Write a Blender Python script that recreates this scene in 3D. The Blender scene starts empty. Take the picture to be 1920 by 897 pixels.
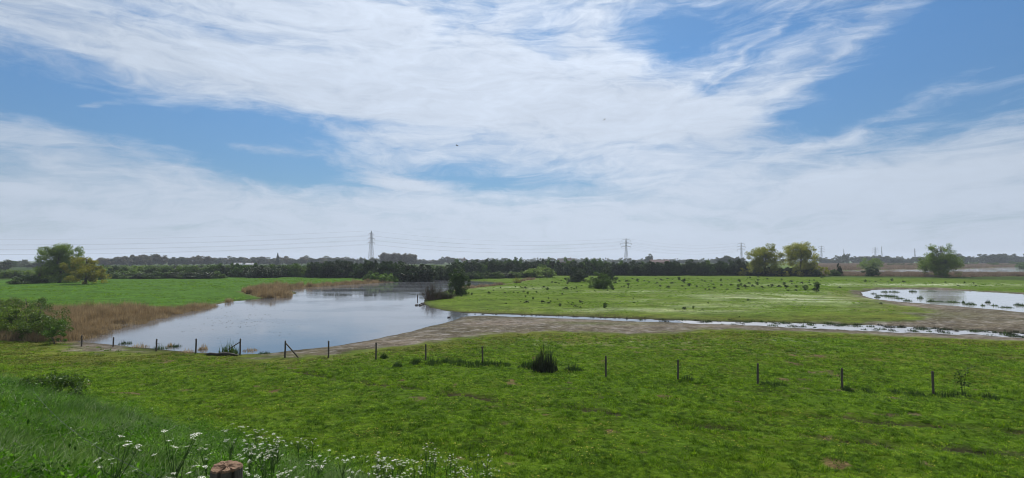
import bpy, math, random
import numpy as np
from mathutils import Vector, Matrix, Euler

random.seed(7)
rng = np.random.default_rng(7)
scene = bpy.context.scene
COL = scene.collection

# ------------------------------------------------------------------ camera
CAM_Z = 7.0
F = 960.0                                   # focal length in photo pixels (1920 wide)
PITCH = math.atan(39.5 / F)
cam = bpy.data.cameras.new("camera")
cam.lens = 18.0
cam.sensor_width = 36.0
cam.clip_start = 0.05
cam.clip_end = 30000
camo = bpy.data.objects.new("camera", cam)
COL.objects.link(camo)
camo.location = (0, 0, CAM_Z)
camo.rotation_euler = (math.pi / 2 + PITCH, 0, 0)
scene.camera = camo
scene.view_settings.view_transform = 'Standard'
scene.view_settings.look = 'None'
scene.view_settings.exposure = 0.0
scene.view_settings.gamma = 1.0
scene.render.resolution_x = 1024
scene.render.resolution_y = 478
scene.render.engine = 'CYCLES'
scene.cycles.filter_width = 1.0


def ray(px, py):
    cx = (px - 960) / F
    cy = (448.5 - py) / F
    return np.array([cx, math.cos(PITCH) - cy * math.sin(PITCH), math.sin(PITCH) + cy * math.cos(PITCH)])


# ------------------------------------------------------------------ sun + world
SUN_EL = math.radians(50)
SUN_AZ = math.radians(-3)                    # measured from +Y towards +X
sun = bpy.data.lights.new("sun", 'SUN')
sun.energy = 5.0
sun.angle = math.radians(0.5)
sun.color = (1.0, 0.95, 0.87)
suno = bpy.data.objects.new("sun", sun)
COL.objects.link(suno)
sdir = Vector((math.sin(SUN_AZ) * math.cos(SUN_EL), math.cos(SUN_AZ) * math.cos(SUN_EL), math.sin(SUN_EL)))
suno.rotation_euler = sdir.to_track_quat('Z', 'Y').to_euler()
suno.location = (0, 0, 60)


class NT:
    """tiny helper for node trees"""
    def __init__(s, tree):
        s.t = tree

    def n(s, typ, **kw):
        nd = s.t.nodes.new(typ)
        for k, v in kw.items():
            setattr(nd, k, v)
        return nd

    def l(s, a, b):
        s.t.links.new(a, b)

    def m(s, op, a, b=None, c=None, clamp=False):
        nd = s.n('ShaderNodeMath', operation=op)
        nd.use_clamp = clamp
        for i, v in enumerate((a, b, c)):
            if v is None:
                continue
            if isinstance(v, (int, float)):
                nd.inputs[i].default_value = v
            else:
                s.l(v, nd.inputs[i])
        return nd.outputs[0]

    def mix(s, fac, a, b, blend='MIX'):
        nd = s.n('ShaderNodeMix', data_type='RGBA', blend_type=blend)
        nd.clamp_factor = True
        for sock, v in ((nd.inputs[0], fac), (nd.inputs[6], a), (nd.inputs[7], b)):
            if isinstance(v, (int, float)):
                sock.default_value = v
            elif isinstance(v, tuple):
                sock.default_value = (v[0], v[1], v[2], 1)
            else:
                s.l(v, sock)
        return nd.outputs[2]

    def noise(s, vec, scale, detail=3, rough=0.55, dist=0.0):
        nd = s.n('ShaderNodeTexNoise')
        nd.inputs['Scale'].default_value = scale
        nd.inputs['Detail'].default_value = detail
        nd.inputs['Roughness'].default_value = rough
        nd.inputs['Distortion'].default_value = dist
        if vec is not None:
            s.l(vec, nd.inputs['Vector'])
        return nd.outputs[0]

    def noisecol(s, vec, scale, detail=2):
        nd = s.n('ShaderNodeTexNoise')
        nd.inputs['Scale'].default_value = scale
        nd.inputs['Detail'].default_value = detail
        s.l(vec, nd.inputs['Vector'])
        return nd.outputs[1]

    def remap(s, v, a, b, c=0.0, d=1.0, smooth=False):
        nd = s.n('ShaderNodeMapRange')
        if smooth:
            nd.interpolation_type = 'SMOOTHSTEP'
        nd.inputs[1].default_value = a
        nd.inputs[2].default_value = b
        nd.inputs[3].default_value = c
        nd.inputs[4].default_value = d
        s.l(v, nd.inputs[0])
        return nd.outputs[0]

    def comb(s, x, y, z=0.0):
        nd = s.n('ShaderNodeCombineXYZ')
        for i, v in enumerate((x, y, z)):
            if isinstance(v, (int, float)):
                nd.inputs[i].default_value = v
            else:
                s.l(v, nd.inputs[i])
        return nd.outputs[0]


world = bpy.data.worlds.new("World")
scene.world = world
world.use_nodes = True
wt = world.node_tree
wt.nodes.clear()
W = NT(wt)
SKY_STRENGTH = 0.10
bg = W.n('ShaderNodeBackground')
bg.inputs['Strength'].default_value = SKY_STRENGTH
outw = W.n('ShaderNodeOutputWorld')
W.l(bg.outputs[0], outw.inputs['Surface'])
sky = W.n('ShaderNodeTexSky', sky_type='NISHITA')
sky.sun_disc = False
sky.sun_elevation = SUN_EL
sky.sun_rotation = SUN_AZ
sky.air_density = 1.0
sky.dust_density = 0.6
sky.ozone_density = 1.6
tc = W.n('ShaderNodeTexCoord')
sep = W.n('ShaderNodeSeparateXYZ')
W.l(tc.outputs['Generated'], sep.inputs[0])
dx, dy, dz = sep.outputs
az = W.m('ARCTAN2', dx, dy)
hor = W.m('SQRT', W.m('ADD', W.m('MULTIPLY', dx, dx), W.m('MULTIPLY', dy, dy)))
te = W.m('DIVIDE', dz, W.m('MAXIMUM', hor, 0.05))
te = W.m('MINIMUM', te, 6.0)
# wind-drawn warp of the cloud deck
v_at = W.comb(az, te)
vst = W.comb(W.m('MULTIPLY', az, 1.6), W.m('MULTIPLY', te, 5.0), 0.3)
wcol = W.noisecol(vst, 2.2, 4)
ws = W.n('ShaderNodeSeparateColor')
W.l(wcol, ws.inputs[0])
az2 = W.m('ADD', az, W.m('MULTIPLY', W.m('SUBTRACT', ws.outputs[0], 0.5), 0.22))
te2 = W.m('ADD', te, W.m('MULTIPLY', W.m('SUBTRACT', ws.outputs[1], 0.5), 0.075))
v2 = W.comb(az2, te2)


def aztan(px, py):
    r = ray(px, py)
    return math.atan2(r[0], r[1]), r[2] / math.hypot(r[0], r[1])


def blob(px, py, lx, ly, ang, amp):
    """soft elongated patch of the cloud deck (photo degrees of arc, ang clockwise)"""
    a0, t0 = aztan(px, py)
    k = math.cos(a0)
    mp = W.n('ShaderNodeMapping', vector_type='TEXTURE')
    mp.inputs['Location'].default_value = (a0, t0, 0)
    mp.inputs['Rotation'].default_value = (0, 0, -math.radians(ang))
    mp.inputs['Scale'].default_value = (lx / F * k, ly / F * k, 1)
    W.l(v2, mp.inputs['Vector'])
    d = W.n('ShaderNodeVectorMath', operation='DOT_PRODUCT')
    W.l(mp.outputs[0], d.inputs[0])
    W.l(mp.outputs[0], d.inputs[1])
    g = W.m('POWER', 0.45, d.outputs['Value'])
    return g, amp


BLOBS = [
    # blue openings, left
    (20, 170, 150, 42, 6, -0.95), (200, 205, 150, 40, 8, -1.0), (400, 238, 190, 34, 5, -1.0),
    (580, 250, 110, 26, 3, -0.7), (300, 235, 120, 34, 0, -0.5), (470, 312, 140, 36, 4, -1.1), (590, 322, 120, 28, 4, -0.9),
    (200, 270, 120, 12, 14, -0.35),
    (960, 338, 150, 30, 2, -1.2), (850, 322, 70, 16, 3, -0.5), (700, 232, 180, 14, 4, -0.35),
    # blue, upper right
    (1245, 75, 85, 55, 10, -1.0), (1330, 40, 130, 60, -10, -0.75), (1400, 120, 150, 26, -35, -0.5),
    (1520, 30, 120, 60, -20, -0.45), (1700, 90, 230, 80, -25, -0.85), (1860, 60, 200, 120, -10, -0.9),
    (1600, 205, 170, 42, -14, -0.8), (1850, 190, 170, 26, -17, -0.55), (1500, 225, 60, 22, 10, -0.4), (1340, 165, 60, 14, 12, -0.4),
    (1750, 250, 120, 12, -20, -0.3), (2100, 60, 220, 150, -15, -0.7),
    # little holes at the top
    (830, 50, 42, 50, -20, -0.5), (1030, 62, 50, 36, 10, -0.55), (1045, 112, 30, 26, 0, -0.4), (905, 30, 20, 30, 0, -0.3),
    (60, 90, 170, 12, 10, -0.25), (420, 60, 200, 10, 6, -0.15), (1240, 285, 100, 12, 8, -0.2),
    # cloud bands
    (500, 281, 85, 10, 3, 1.2), (770, 335, 110, 20, 6, 0.9), (200, 196, 44, 8, -16, 1.9), (160, 262, 90, 14, 12, 0.4),
    (1150, 60, 60, 55, -25, 0.35), (1560, 110, 220, 14, -38, 0.42), (1420, 95, 130, 7, -40, 0.4), (1660, 215, 300, 12, -19, 0.35),
    (800, 190, 420, 40, 4, 0.35), (1180, 130, 26, 12, -50, 0.5), (330, 120, 420, 45, 9, 0.25), (300, 330, 330, 28, 10, 0.30),
    (950, 130, 330, 90, 6, 0.42), (1150, 230, 330, 55, 4, 0.45), (1330, 260, 160, 40, 10, 0.3), (700, 60, 300, 50, 6, 0.25),
    (1750, 330, 330, 45, -12, 0.35), (1300, 200, 120, 30, 15, 0.25),
]
acc = None
for b in BLOBS:
    g, amp = blob(*b)
    acc = W.m('MULTIPLY_ADD', g, amp, 0.0 if acc is None else acc)
st1 = W.noise(W.comb(W.m('MULTIPLY', az2, 1.8), W.m('MULTIPLY', te2, 15.0), 1.0), 1.6, 7, 0.64)
st2 = W.noise(W.comb(W.m('MULTIPLY', az2, 6.0), W.m('MULTIPLY', te2, 17.0), 4.0), 2.4, 6, 0.66, 0.4)
big = W.noise(W.comb(W.m('MULTIPLY', az, 0.9), W.m('MULTIPLY', te, 2.0), 8.0), 1.1, 3, 0.5)
cov = W.m('ADD', acc, 0.90)
cov = W.m('ADD', cov, W.m('MULTIPLY', W.m('SUBTRACT', st1, 0.5), 2.3))
cov = W.m('ADD', cov, W.m('MULTIPLY', W.m('SUBTRACT', st2, 0.5), 1.8))
cov = W.m('ADD', cov, W.m('MULTIPLY', W.m('SUBTRACT', big, 0.5), 0.35))
lowh = W.remap(te, 0.18, 0.02, 0.0, 0.5)
cov = W.m('ADD', cov, lowh)
alpha = W.remap(cov, -0.25, 1.4, 0.03, 0.985, smooth=True)
# brightness of thin cloud: forward scattering round the sun
dot = W.n('ShaderNodeVectorMath', operation='DOT_PRODUCT')
W.l(tc.outputs['Generated'], dot.inputs[0])
dot.inputs[1].default_value = (sdir.x + 0.08, sdir.y, sdir.z - 0.1)
ca = W.m('MAXIMUM', dot.outputs['Value'], 0.0)
glow = W.m('POWER', ca, 4.0)
texb = W.m('ADD', W.remap(te, 0.05, 0.30, 1.03, 1.0), W.m('MULTIPLY', W.m('SUBTRACT', W.m('ADD', st2, st1), 1.0), W.remap(te, 0.08, 0.36, 0.14, 0.42)))
cb = W.m('MULTIPLY', W.m('MULTIPLY_ADD', glow, 4.0, 5.5), texb)
ccol = W.n('ShaderNodeMix', data_type='RGBA')
W.l(W.m('MULTIPLY', glow, 1.1, clamp=True), ccol.inputs[0])
ccol.inputs[6].default_value = (0.86, 1.0, 1.20, 1)
ccol.inputs[7].default_value = (0.93, 1.02, 1.18, 1)
cscale = W.n('ShaderNodeVectorMath', operation='SCALE')
W.l(ccol.outputs[2], cscale.inputs[0])
W.l(cb, cscale.inputs['Scale'])
# blue sky balance
tnt = W.mix(W.remap(te, 0.05, 0.38), (0.33, 0.49, 0.62), (0.38, 0.69, 0.93))
sb = W.mix(1.0, sky.outputs[0], tnt, 'MULTIPLY')
skc = W.mix(alpha, sb, cscale.outputs[0])
W.l(skc, bg.inputs['Color'])

# ------------------------------------------------------------------ helpers
def tag(o, label=None, cat=None, group=None, kind=None):
    if label: o['label'] = label
    if cat: o['category'] = cat
    if group: o['group'] = group
    if kind: o['kind'] = kind
    return o


def empty(name, loc, rz=0.0, sc=1.0):
    o = bpy.data.objects.new(name, None)
    COL.objects.link(o)
    o.location = loc
    o.rotation_euler = (0, 0, rz)
    o.scale = (sc, sc, sc) if isinstance(sc, (int, float)) else sc
    o.empty_display_size = 0.2
    return o


def meshobj(name, me, parent=None, link=True):
    o = bpy.data.objects.new(name, me)
    if link:
        COL.objects.link(o)
    if parent:
        o.parent = parent
    return o


def mk(name, verts, faces, mats, smooth=False, midx=None):
    me = bpy.data.meshes.new(name)
    verts = np.asarray(verts, dtype=np.float32)
    if isinstance(faces, np.ndarray):
        k = faces.shape[1]
        nf = len(faces)
        me.vertices.add(len(verts))
        me.vertices.foreach_set('co', verts.ravel())
        me.loops.add(nf * k)
        me.loops.foreach_set('vertex_index', faces.astype(np.int32).ravel())
        me.polygons.add(nf)
        me.polygons.foreach_set('loop_start', np.arange(0, nf * k, k, dtype=np.int32))
        me.polygons.foreach_set('loop_total', np.full(nf, k, dtype=np.int32))
        me.update(calc_edges=True)
    else:
        me.from_pydata([tuple(map(float, v)) for v in verts], [], faces)
        me.update()
    for m in (mats if isinstance(mats, (list, tuple)) else [mats]):
        me.materials.append(m)
    if smooth:
        me.polygons.foreach_set('use_smooth', np.ones(len(me.polygons), dtype=bool))
    if midx is not None:
        me.polygons.foreach_set('material_index', np.asarray(midx, dtype=np.int32))
    return me


def copy_thing(src, loc, rz=0.0, sc=1.0, label=None, cat=None, group=None):
    c = src.copy()
    COL.objects.link(c)
    c.location = loc
    c.rotation_euler = (0, 0, rz)
    c.scale = (sc, sc, sc) if isinstance(sc, (int, float)) else sc
    for k, v in (('label', label), ('category', cat), ('group', group)):
        if v: c[k] = v
    for ch in src.children:
        d = ch.copy()
        COL.objects.link(d)
        d.parent = c
        for g in ch.children:
            e = g.copy()
            COL.objects.link(e)
            e.parent = d
    return c


class MB:
    """collects boxes, tubes, quads into one mesh"""
    def __init__(s):
        s.v = []; s.f = []

    def box(s, c, size, rot=None):
        b = len(s.v)
        for sx in (-.5, .5):
            for sy in (-.5, .5):
                for sz in (-.5, .5):
                    p = Vector((sx * size[0], sy * size[1], sz * size[2]))
                    if rot is not None: p = rot @ p
                    s.v.append(tuple(p + Vector(c)))
        for f in ((0, 1, 3, 2), (4, 6, 7, 5), (0, 4, 5, 1), (2, 3, 7, 6), (0, 2, 6, 4), (1, 5, 7, 3)):
            s.f.append(tuple(b + i for i in f))

    def tube(s, pts, radii, n=6, cap=True):
        pts = [Vector(p) for p in pts]
        if isinstance(radii, (int, float)): radii = [radii] * len(pts)
        base = len(s.v)
        for i, p in enumerate(pts):
            d = (pts[min(i + 1, len(pts) - 1)] - pts[max(i - 1, 0)])
            if d.length < 1e-9: d = Vector((0, 0, 1))
            d.normalize()
            a = d.orthogonal() if abs(d.z) > 0.9 else d.cross(Vector((0, 0, 1)))
            if abs(d.z) > 0.9:
                a = Vector((1, 0, 0)) - d * d.x
            a.normalize()
            b = d.cross(a)
            for k in range(n):
                t = 2 * math.pi * k / n
                s.v.append(tuple(p + (a * math.cos(t) + b * math.sin(t)) * radii[i]))
        for i in range(len(pts) - 1):
            for k in range(n):
                k2 = (k + 1) % n
                s.f.append((base + i * n + k, base + i * n + k2, base + (i + 1) * n + k2, base + (i + 1) * n + k))
        if cap:
            s.f.append(tuple(base + k for k in range(n))[::-1])
            s.f.append(tuple(base + (len(pts) - 1) * n + k for k in range(n)))

    def poly(s, pts):
        b = len(s.v)
        s.v += [tuple(p) for p in pts]
        s.f.append(tuple(range(b, b + len(pts))))

    def mesh(s, name, mat, smooth=False):
        return mk(name, s.v, s.f, mat, smooth)


# ------------------------------------------------------------------ numpy noise / polygons
def _hash(ix, iy, seed):
    h = (ix.astype(np.int64) * 374761393 + iy.astype(np.int64) * 668265263 + seed * 982451653) & 0x7fffffff
    h = ((h ^ (h >> 13)) * 1274126177) & 0x7fffffff
    h = h ^ (h >> 16)
    return (h & 0xffffff) / float(0xffffff)


def vnoise(x, y, seed=0):
    ix = np.floor(x); iy = np.floor(y)
    fx = x - ix; fy = y - iy
    fx = fx * fx * (3 - 2 * fx); fy = fy * fy * (3 - 2 * fy)
    a = _hash(ix, iy, seed); b = _hash(ix + 1, iy, seed)
    c = _hash(ix, iy + 1, seed); d = _hash(ix + 1, iy + 1, seed)
    return (a * (1 - fx) + b * fx) * (1 - fy) + (c * (1 - fx) + d * fx) * fy


def fbm(x, y, scale, octv=3, seed=0):
    s = 0; a = 1.0; t = 0
    for o in range(octv):
        s = s + a * vnoise(x / scale * 2 ** o, y / scale * 2 ** o, seed + o * 17)
        t += a; a *= 0.5
    return s / t - 0.5


def gp(px, py, z=0.0):
    r = ray(px, py)
    t = (z - CAM_Z) / r[2]
    return (r[0] * t, r[1] * t)


def poly_sd(poly, x, y):
    """signed distance to polygon: negative inside"""
    P = np.array(poly)
    d = np.full(x.shape, 1e18)
    inside = np.zeros(x.shape, bool)
    n = len(P)
    for i in range(n):
        ax, ay = P[i]; bx, by = P[(i + 1) % n]
        ex, ey = bx - ax, by - ay
        wx, wy = x - ax, y - ay
        t = np.clip((wx * ex + wy * ey) / (ex * ex + ey * ey + 1e-12), 0, 1)
        dd = (wx - ex * t) ** 2 + (wy - ey * t) ** 2
        d = np.minimum(d, dd)
        c = ((ay > y) != (by > y)) & (x < ex * (y - ay) / (ey if abs(ey) > 1e-12 else 1e-12) + ax)
        inside ^= c
    return np.where(inside, -1, 1) * np.sqrt(d)


def line_d(pts, x, y):
    P = np.array(pts)
    d = np.full(x.shape, 1e18)
    for i in range(len(P) - 1):
        ax, ay = P[i]; bx, by = P[i + 1]
        ex, ey = bx - ax, by - ay
        t = np.clip(((x - ax) * ex + (y - ay) * ey) / (ex * ex + ey * ey), 0, 1)
        d = np.minimum(d, (x - ax - ex * t) ** 2 + (y - ay - ey * t) ** 2)
    return np.sqrt(d)


WZ = -0.30
w = lambda L: [gp(a, b, WZ) for a, b in L]
g0 = lambda L: [gp(a, b, 0) for a, b in L]
POND = w([(150, 641), (172, 630), (215, 614), (290, 594), (350, 581), (400, 573), (440, 565), (500, 560), (548, 555),
          (556, 549), (535, 543), (560, 539), (620, 534.5), (700, 529.5), (745, 527.5), (790, 526), (805, 524), (840, 524.5), (870, 526.5), (940, 531),
          (930, 535), (880, 540), (840, 545), (812, 551), (797, 560), (793, 569), (805, 577), (835, 583), (870, 587),
          (880, 590), (868, 594), (845, 602), (800, 614), (745, 627), (690, 639), (620, 650), (560, 657), (520, 661), (450, 664),
          (370, 662), (300, 656), (230, 648)])
STREAM = w([(850, 588), (870, 587), (950, 589.5), (1050, 593), (1150, 596.5), (1250, 600), (1330, 603), (1420, 604.5), (1550, 608), (1700, 613.5), (1800, 618),
            (1920, 625), (2100, 636), (2100, 645), (1920, 634), (1800, 629), (1700, 624.5), (1600, 620.5), (1500, 616.5), (1420, 611.5), (1300, 607), (1200, 603.7),
            (1100, 599.5), (1000, 595.5), (900, 592.5), (870, 594), (850, 596)])
RPOND = w([(1616, 549), (1635, 544.5), (1660, 543.4), (1720, 543), (1805, 545.3), (1920, 552), (2100, 566), (2300, 590), (2100, 606), (1920, 586), (1832, 577.5), (1780, 573.5),
           (1734, 569.5), (1680, 565.5), (1636, 560), (1620, 555)])
FARW = w([(1560, 508.6), (1700, 505.5), (1800, 504.5), (1920, 501), (2400, 496), (2500, 511), (1920, 511.3), (1800, 511.6), (1560, 512)])
FARW2 = w([(1885, 499.4), (1930, 499), (2000, 500.5), (1930, 500.3)])
MUD1 = g0([(470, 672), (560, 669), (620, 665), (700, 658), (800, 645), (880, 633), (960, 626), (1060, 627), (1200, 628), (1300, 622), (1400, 619),
           (1500, 623), (1700, 632), (1920, 641), (2150, 652), (2150, 636), (1920, 622), (1700, 611), (1550, 606), (1420, 602), (1250, 597), (1050, 591), (900, 588), (850, 586), (700, 600), (480, 640)])
MUD2 = g0([(1600, 547), (1612, 541), (1660, 539), (1760, 540), (1920, 548), (2150, 565), (2300, 640), (2000, 626), (1920, 622), (1700, 611), (1560, 606), (1540, 603),
           (1640, 600), (1745, 598), (1700, 590), (1752, 588), (1700, 577), (1640, 567), (1604, 556)])
MUD3 = g0([(120, 632), (170, 628), (300, 660), (240, 662), (150, 652)])
REED1 = g0([(-330, 600), (-80, 588), (60, 586), (150, 588), (220, 586), (300, 582), (350, 576), (400, 569.5), (430, 563), (425, 565), (400, 574), (350, 583), (290, 597), (215, 617), (170, 632), (120, 640), (60, 640), (-200, 640)])
REED2 = g0([(450, 547), (500, 541.5), (560, 536.5), (620, 532.5), (700, 527), (745, 524.5), (745, 527.5), (700, 530), (620, 535), (560, 540), (537, 544.5), (552, 549), (545, 556), (500, 558), (465, 553)])
REED3 = g0([(870, 539), (935, 534.5), (975, 529), (1010, 524), (985, 526.5), (950, 533), (880, 541), (850, 545)])
REED4 = g0([(1400, 515), (1560, 518), (1760, 520.5), (1920, 519), (2400, 519), (2400, 513), (1920, 514), (1760, 514.5), (1560, 514), (1480, 511)])
REED5 = g0([(1500, 508.5), (1700, 504.6), (1800, 503.5), (1920, 500.3), (2300, 497), (2300, 495.5), (1920, 497.5), (1700, 496), (1500, 496.5)])
TRACKS = [g0([(560, 700), (639, 716), (738, 727), (804, 736), (940, 757), (1074, 771), (1174, 782), (1241, 792), (1358, 806), (1487, 821), (1637, 836), (1788, 848), (2100, 872)]),
          g0([(1100, 745), (1234, 761), (1318, 771), (1420, 778), (1540, 787), (1654, 799), (1790, 806), (2100, 832)]),
          g0([(1000, 700), (1250, 708), (1420, 722), (1600, 735), (1750, 745), (1900, 752), (2100, 762)])]

NX, NY, TOE = 0.48, 0.876, 12.8


def water_sd(x, y):
    d = poly_sd(POND, x, y)
    d = np.minimum(d, poly_sd(RPOND, x, y))
    d = np.minimum(d, poly_sd(FARW, x, y))
    d = np.minimum(d, poly_sd(FARW2, x, y))
    ds = poly_sd(STREAM, x, y)
    return d, ds


def height(x, y, wd=None):
    x = np.asarray(x, float); y = np.asarray(y, float)
    if wd is None: wd = water_sd(x, y)
    d, ds = wd
    r = np.hypot(x, y)
    t = TOE - (NX * x + NY * y)
    u = np.clip(t, -3, 12.8)
    dike = np.where(u > 2, 0.42 * u, 0.42 * (u + 3) ** 2 / 10 * 0.8)
    dike = np.where((u <= 2), 0.42 * 2 * ((u + 3) / 5) ** 2, dike)
    z = 0.10 + dike + fbm(x, y, 9, 2, 3) * 0.16 + fbm(x, y, 1.1, 3, 5) * 0.17 + (np.abs(fbm(x, y, .45, 1, 6)) - .2) * -0.07 * np.clip((70 - r) / 20, 0, 1)
    z = z - 0.09 * np.exp(-(np.minimum(line_d(TRACKS[0], x, y), line_d(TRACKS[1], x, y)) / .35) ** 2)
    big = fbm(x, y, 60, 2, 9) * 0.3
    z = z + big * np.clip((r - 40) / 60, 0, 1)
    n1 = fbm(x, y, 2.2, 2, 21) * 1.6
    dd = np.minimum(d + n1 * 0.5, 1e9)
    # the stream is shallow and broken up by tussocks, more so to the right
    rough = 0.7 + 1.5 * np.clip((x - 25) / 25, 0, 1)
    n2 = fbm(x, y * 2.0, 1.6, 2, 33) * 2
    dss = ds + 0.25 + n2 * rough
    bank = np.minimum(dd, dss)
    lo = np.where(bank < 0, WZ - 0.5 * (1 - np.exp(bank / 2.0)), WZ + 0.42 * (1 - np.exp(-bank / 5.0)))
    k = np.clip(bank / 16, 0, 1)
    k = k * k * (3 - 2 * k)
    return lo * (1 - k) + z * k


def H(x, y):
    return float(height(np.array([x]), np.array([y]))[0])


def hit(px, py):
    """where the sight line through a photo pixel meets the ground"""
    r = ray(px, py)
    t = np.geomspace(2, 6000, 500)
    zz = height(r[0] * t, r[1] * t) - (CAM_Z + r[2] * t)
    i = int(np.argmax(zz > 0))
    a, b = t[max(i - 1, 0)], t[i]
    for _ in range(12):
        m = (a + b) / 2
        if H(r[0] * m, r[1] * m) > CAM_Z + r[2] * m: b = m
        else: a = m
    return r[0] * b, r[1] * b, H(r[0] * b, r[1] * b)


# ------------------------------------------------------------------ materials
def newmat(name):
    m = bpy.data.materials.new(name)
    m.use_nodes = True
    m.node_tree.nodes.clear()
    return m, NT(m.node_tree)


def leafmat(name, cols, rough=0.55, trans=0.35, nscale=0.8, spec=0.25, tcol=(1.35, 1.5, 0.6), fine=0.0, coarse=1.6):
    """cols = (dark, mid, light) linear albedo"""
    m, T = newmat(name)
    out = T.n('ShaderNodeOutputMaterial')
    geo = T.n('ShaderNodeNewGeometry')
    oi = T.n('ShaderNodeObjectInfo')
    tcn = T.n('ShaderNodeTexCoord')
    nz = T.noise(geo.outputs['Position'], nscale, 3, 0.6)
    v = T.m('MULTIPLY_ADD', oi.outputs['Random'], 0.45, T.m('MULTIPLY_ADD', nz, coarse, .28 - .5 * coarse))
    if fine:
        nf = T.noise(geo.outputs['Position'], 4.2, 3, 0.75)
        v = T.m('ADD', v, T.m('MULTIPLY', T.m('SUBTRACT', nf, 0.5), fine))
    cr = T.n('ShaderNodeValToRGB')
    cr.color_ramp.elements[0].color = (*cols[0], 1)
    cr.color_ramp.elements[1].color = (*cols[2], 1)
    e = cr.color_ramp.elements.new(0.5)
    e.color = (*cols[1], 1)
    T.l(v, cr.inputs[0])
    ri = T.m('MULTIPLY_ADD', geo.outputs['Random Per Island'], 0.7, 0.65)
    sc = T.n('ShaderNodeVectorMath', operation='SCALE')
    T.l(cr.outputs[0], sc.inputs[0]); T.l(ri, sc.inputs['Scale'])
    p = T.n('ShaderNodeBsdfPrincipled')
    T.l(sc.outputs[0], p.inputs['Base Color'])
    p.inputs['Roughness'].default_value = rough
    p.inputs['Specular IOR Level'].default_value = spec
    tr = T.n('ShaderNodeBsdfTranslucent')
    tcx = T.mix(1.0, sc.outputs[0], tcol, 'MULTIPLY')
    T.l(tcx, tr.inputs[0])
    mx = T.n('ShaderNodeMixShader')
    mx.inputs[0].default_value = trans
    T.l(p.outputs[0], mx.inputs[1]); T.l(tr.outputs[0], mx.inputs[2])
    T.l(mx.outputs[0], out.inputs[0])
    return m


def simplemat(name, c1, c2, scale=8.0, rough=0.8, stretch=(1, 1, 1), bump=0.3, spec=0.3, metallic=0.0, obj=True):
    m, T = newmat(name)
    out = T.n('ShaderNodeOutputMaterial')
    tcn = T.n('ShaderNodeTexCoord')
    mp = T.n('ShaderNodeMapping')
    mp.inputs['Scale'].default_value = stretch
    T.l(tcn.outputs['Object'], mp.inputs[0])
    nz = T.noise(mp.outputs[0], scale, 5, 0.65)
    c = T.mix(T.remap(nz, 0.3, 0.7), c1, c2)
    p = T.n('ShaderNodeBsdfPrincipled')
    T.l(c, p.inputs['Base Color'])
    p.inputs['Roughness'].default_value = rough
    p.inputs['Specular IOR Level'].default_value = spec
    p.inputs['Metallic'].default_value = metallic
    if bump:
        b = T.n('ShaderNodeBump')
        b.inputs['Strength'].default_value = bump
        b.inputs['Distance'].default_value = 0.02
        T.l(nz, b.inputs['Height'])
        T.l(b.outputs[0], p.inputs['Normal'])
    T.l(p.outputs[0], out.inputs[0])
    return m


M = {}
M['wood'] = simplemat('weathered_wood', (0.035, 0.029, 0.023), (0.13, 0.105, 0.085), 30, 0.85, (1, 1, 0.12), 0.8)
M['endgrain'] = simplemat('end_grain', (0.10, 0.058, 0.034), (0.25, 0.155, 0.095), 25, 0.9, (1, 1, 1), 0.8)
M['wire'] = simplemat('galvanised_wire', (0.05, 0.05, 0.05), (0.12, 0.12, 0.12), 20, 0.5, bump=0, metallic=0.6)
M['steel'] = simplemat('pylon_steel', (0.10, 0.105, 0.11), (0.17, 0.175, 0.18), 0.5, 0.6, bump=0, metallic=0.3)
M['insul'] = simplemat('insulator_glass', (0.04, 0.03, 0.03), (0.07, 0.06, 0.05), 5, 0.3, bump=0)
M['cable'] = simplemat('cable_aluminium', (0.10, 0.10, 0.11), (0.14, 0.14, 0.15), 0.5, 0.6, bump=0)
M['bark'] = simplemat('bark', (0.045, 0.038, 0.03), (0.11, 0.095, 0.075), 6, 0.9, (1, 1, 0.3), 0.5)
M['twig'] = leafmat('twigs', ((0.08, 0.055, 0.045), (0.13, 0.09, 0.07), (0.19, 0.13, 0.10)), trans=0.1)
M['hedge'] = leafmat('hawthorn_leaves', ((0.010, 0.020, 0.006), (0.020, 0.040, 0.010), (0.040, 0.075, 0.016)), nscale=0.25, trans=0.2)
M['hedge2'] = leafmat('willow_scrub_leaves', ((0.025, 0.052, 0.010), (0.058, 0.105, 0.020), (0.11, 0.16, 0.035)), nscale=0.2, trans=0.3)
M['bright'] = leafmat('fresh_leaves', ((0.04, 0.08, 0.012), (0.08, 0.15, 0.02), (0.13, 0.21, 0.03)), nscale=0.4, trans=0.35)
M['yellow'] = leafmat('catkin_yellow_leaves', ((0.13, 0.13, 0.02), (0.21, 0.19, 0.025), (0.30, 0.26, 0.04)), nscale=0.4, trans=0.4)
M['olive'] = leafmat('olive_leaves', ((0.11, 0.125, 0.02), (0.22, 0.22, 0.032), (0.36, 0.33, 0.05)), nscale=0.5, trans=0.45)
M['willow'] = leafmat('grey_willow_leaves', ((0.04, 0.075, 0.015), (0.095, 0.145, 0.028), (0.17, 0.23, 0.05)), nscale=0.5, trans=0.42)
M['far'] = leafmat('far_tree_leaves', ((0.025, 0.042, 0.016), (0.04, 0.06, 0.022), (0.07, 0.085, 0.032)), nscale=0.08, trans=0.2)
M['farbrown'] = leafmat('budding_poplar_leaves', ((0.055, 0.05, 0.03), (0.08, 0.07, 0.04), (0.10, 0.09, 0.055)), nscale=0.08, trans=0.2)
M['grass'] = leafmat('meadow_grass_blades', ((0.026, 0.060, 0.004), (0.100, 0.185, 0.010), (0.245, 0.350, 0.030)), nscale=0.6, trans=0.38, spec=0.06, tcol=(1.15, 1.35, 0.35), fine=2.9, coarse=0.9)
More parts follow.
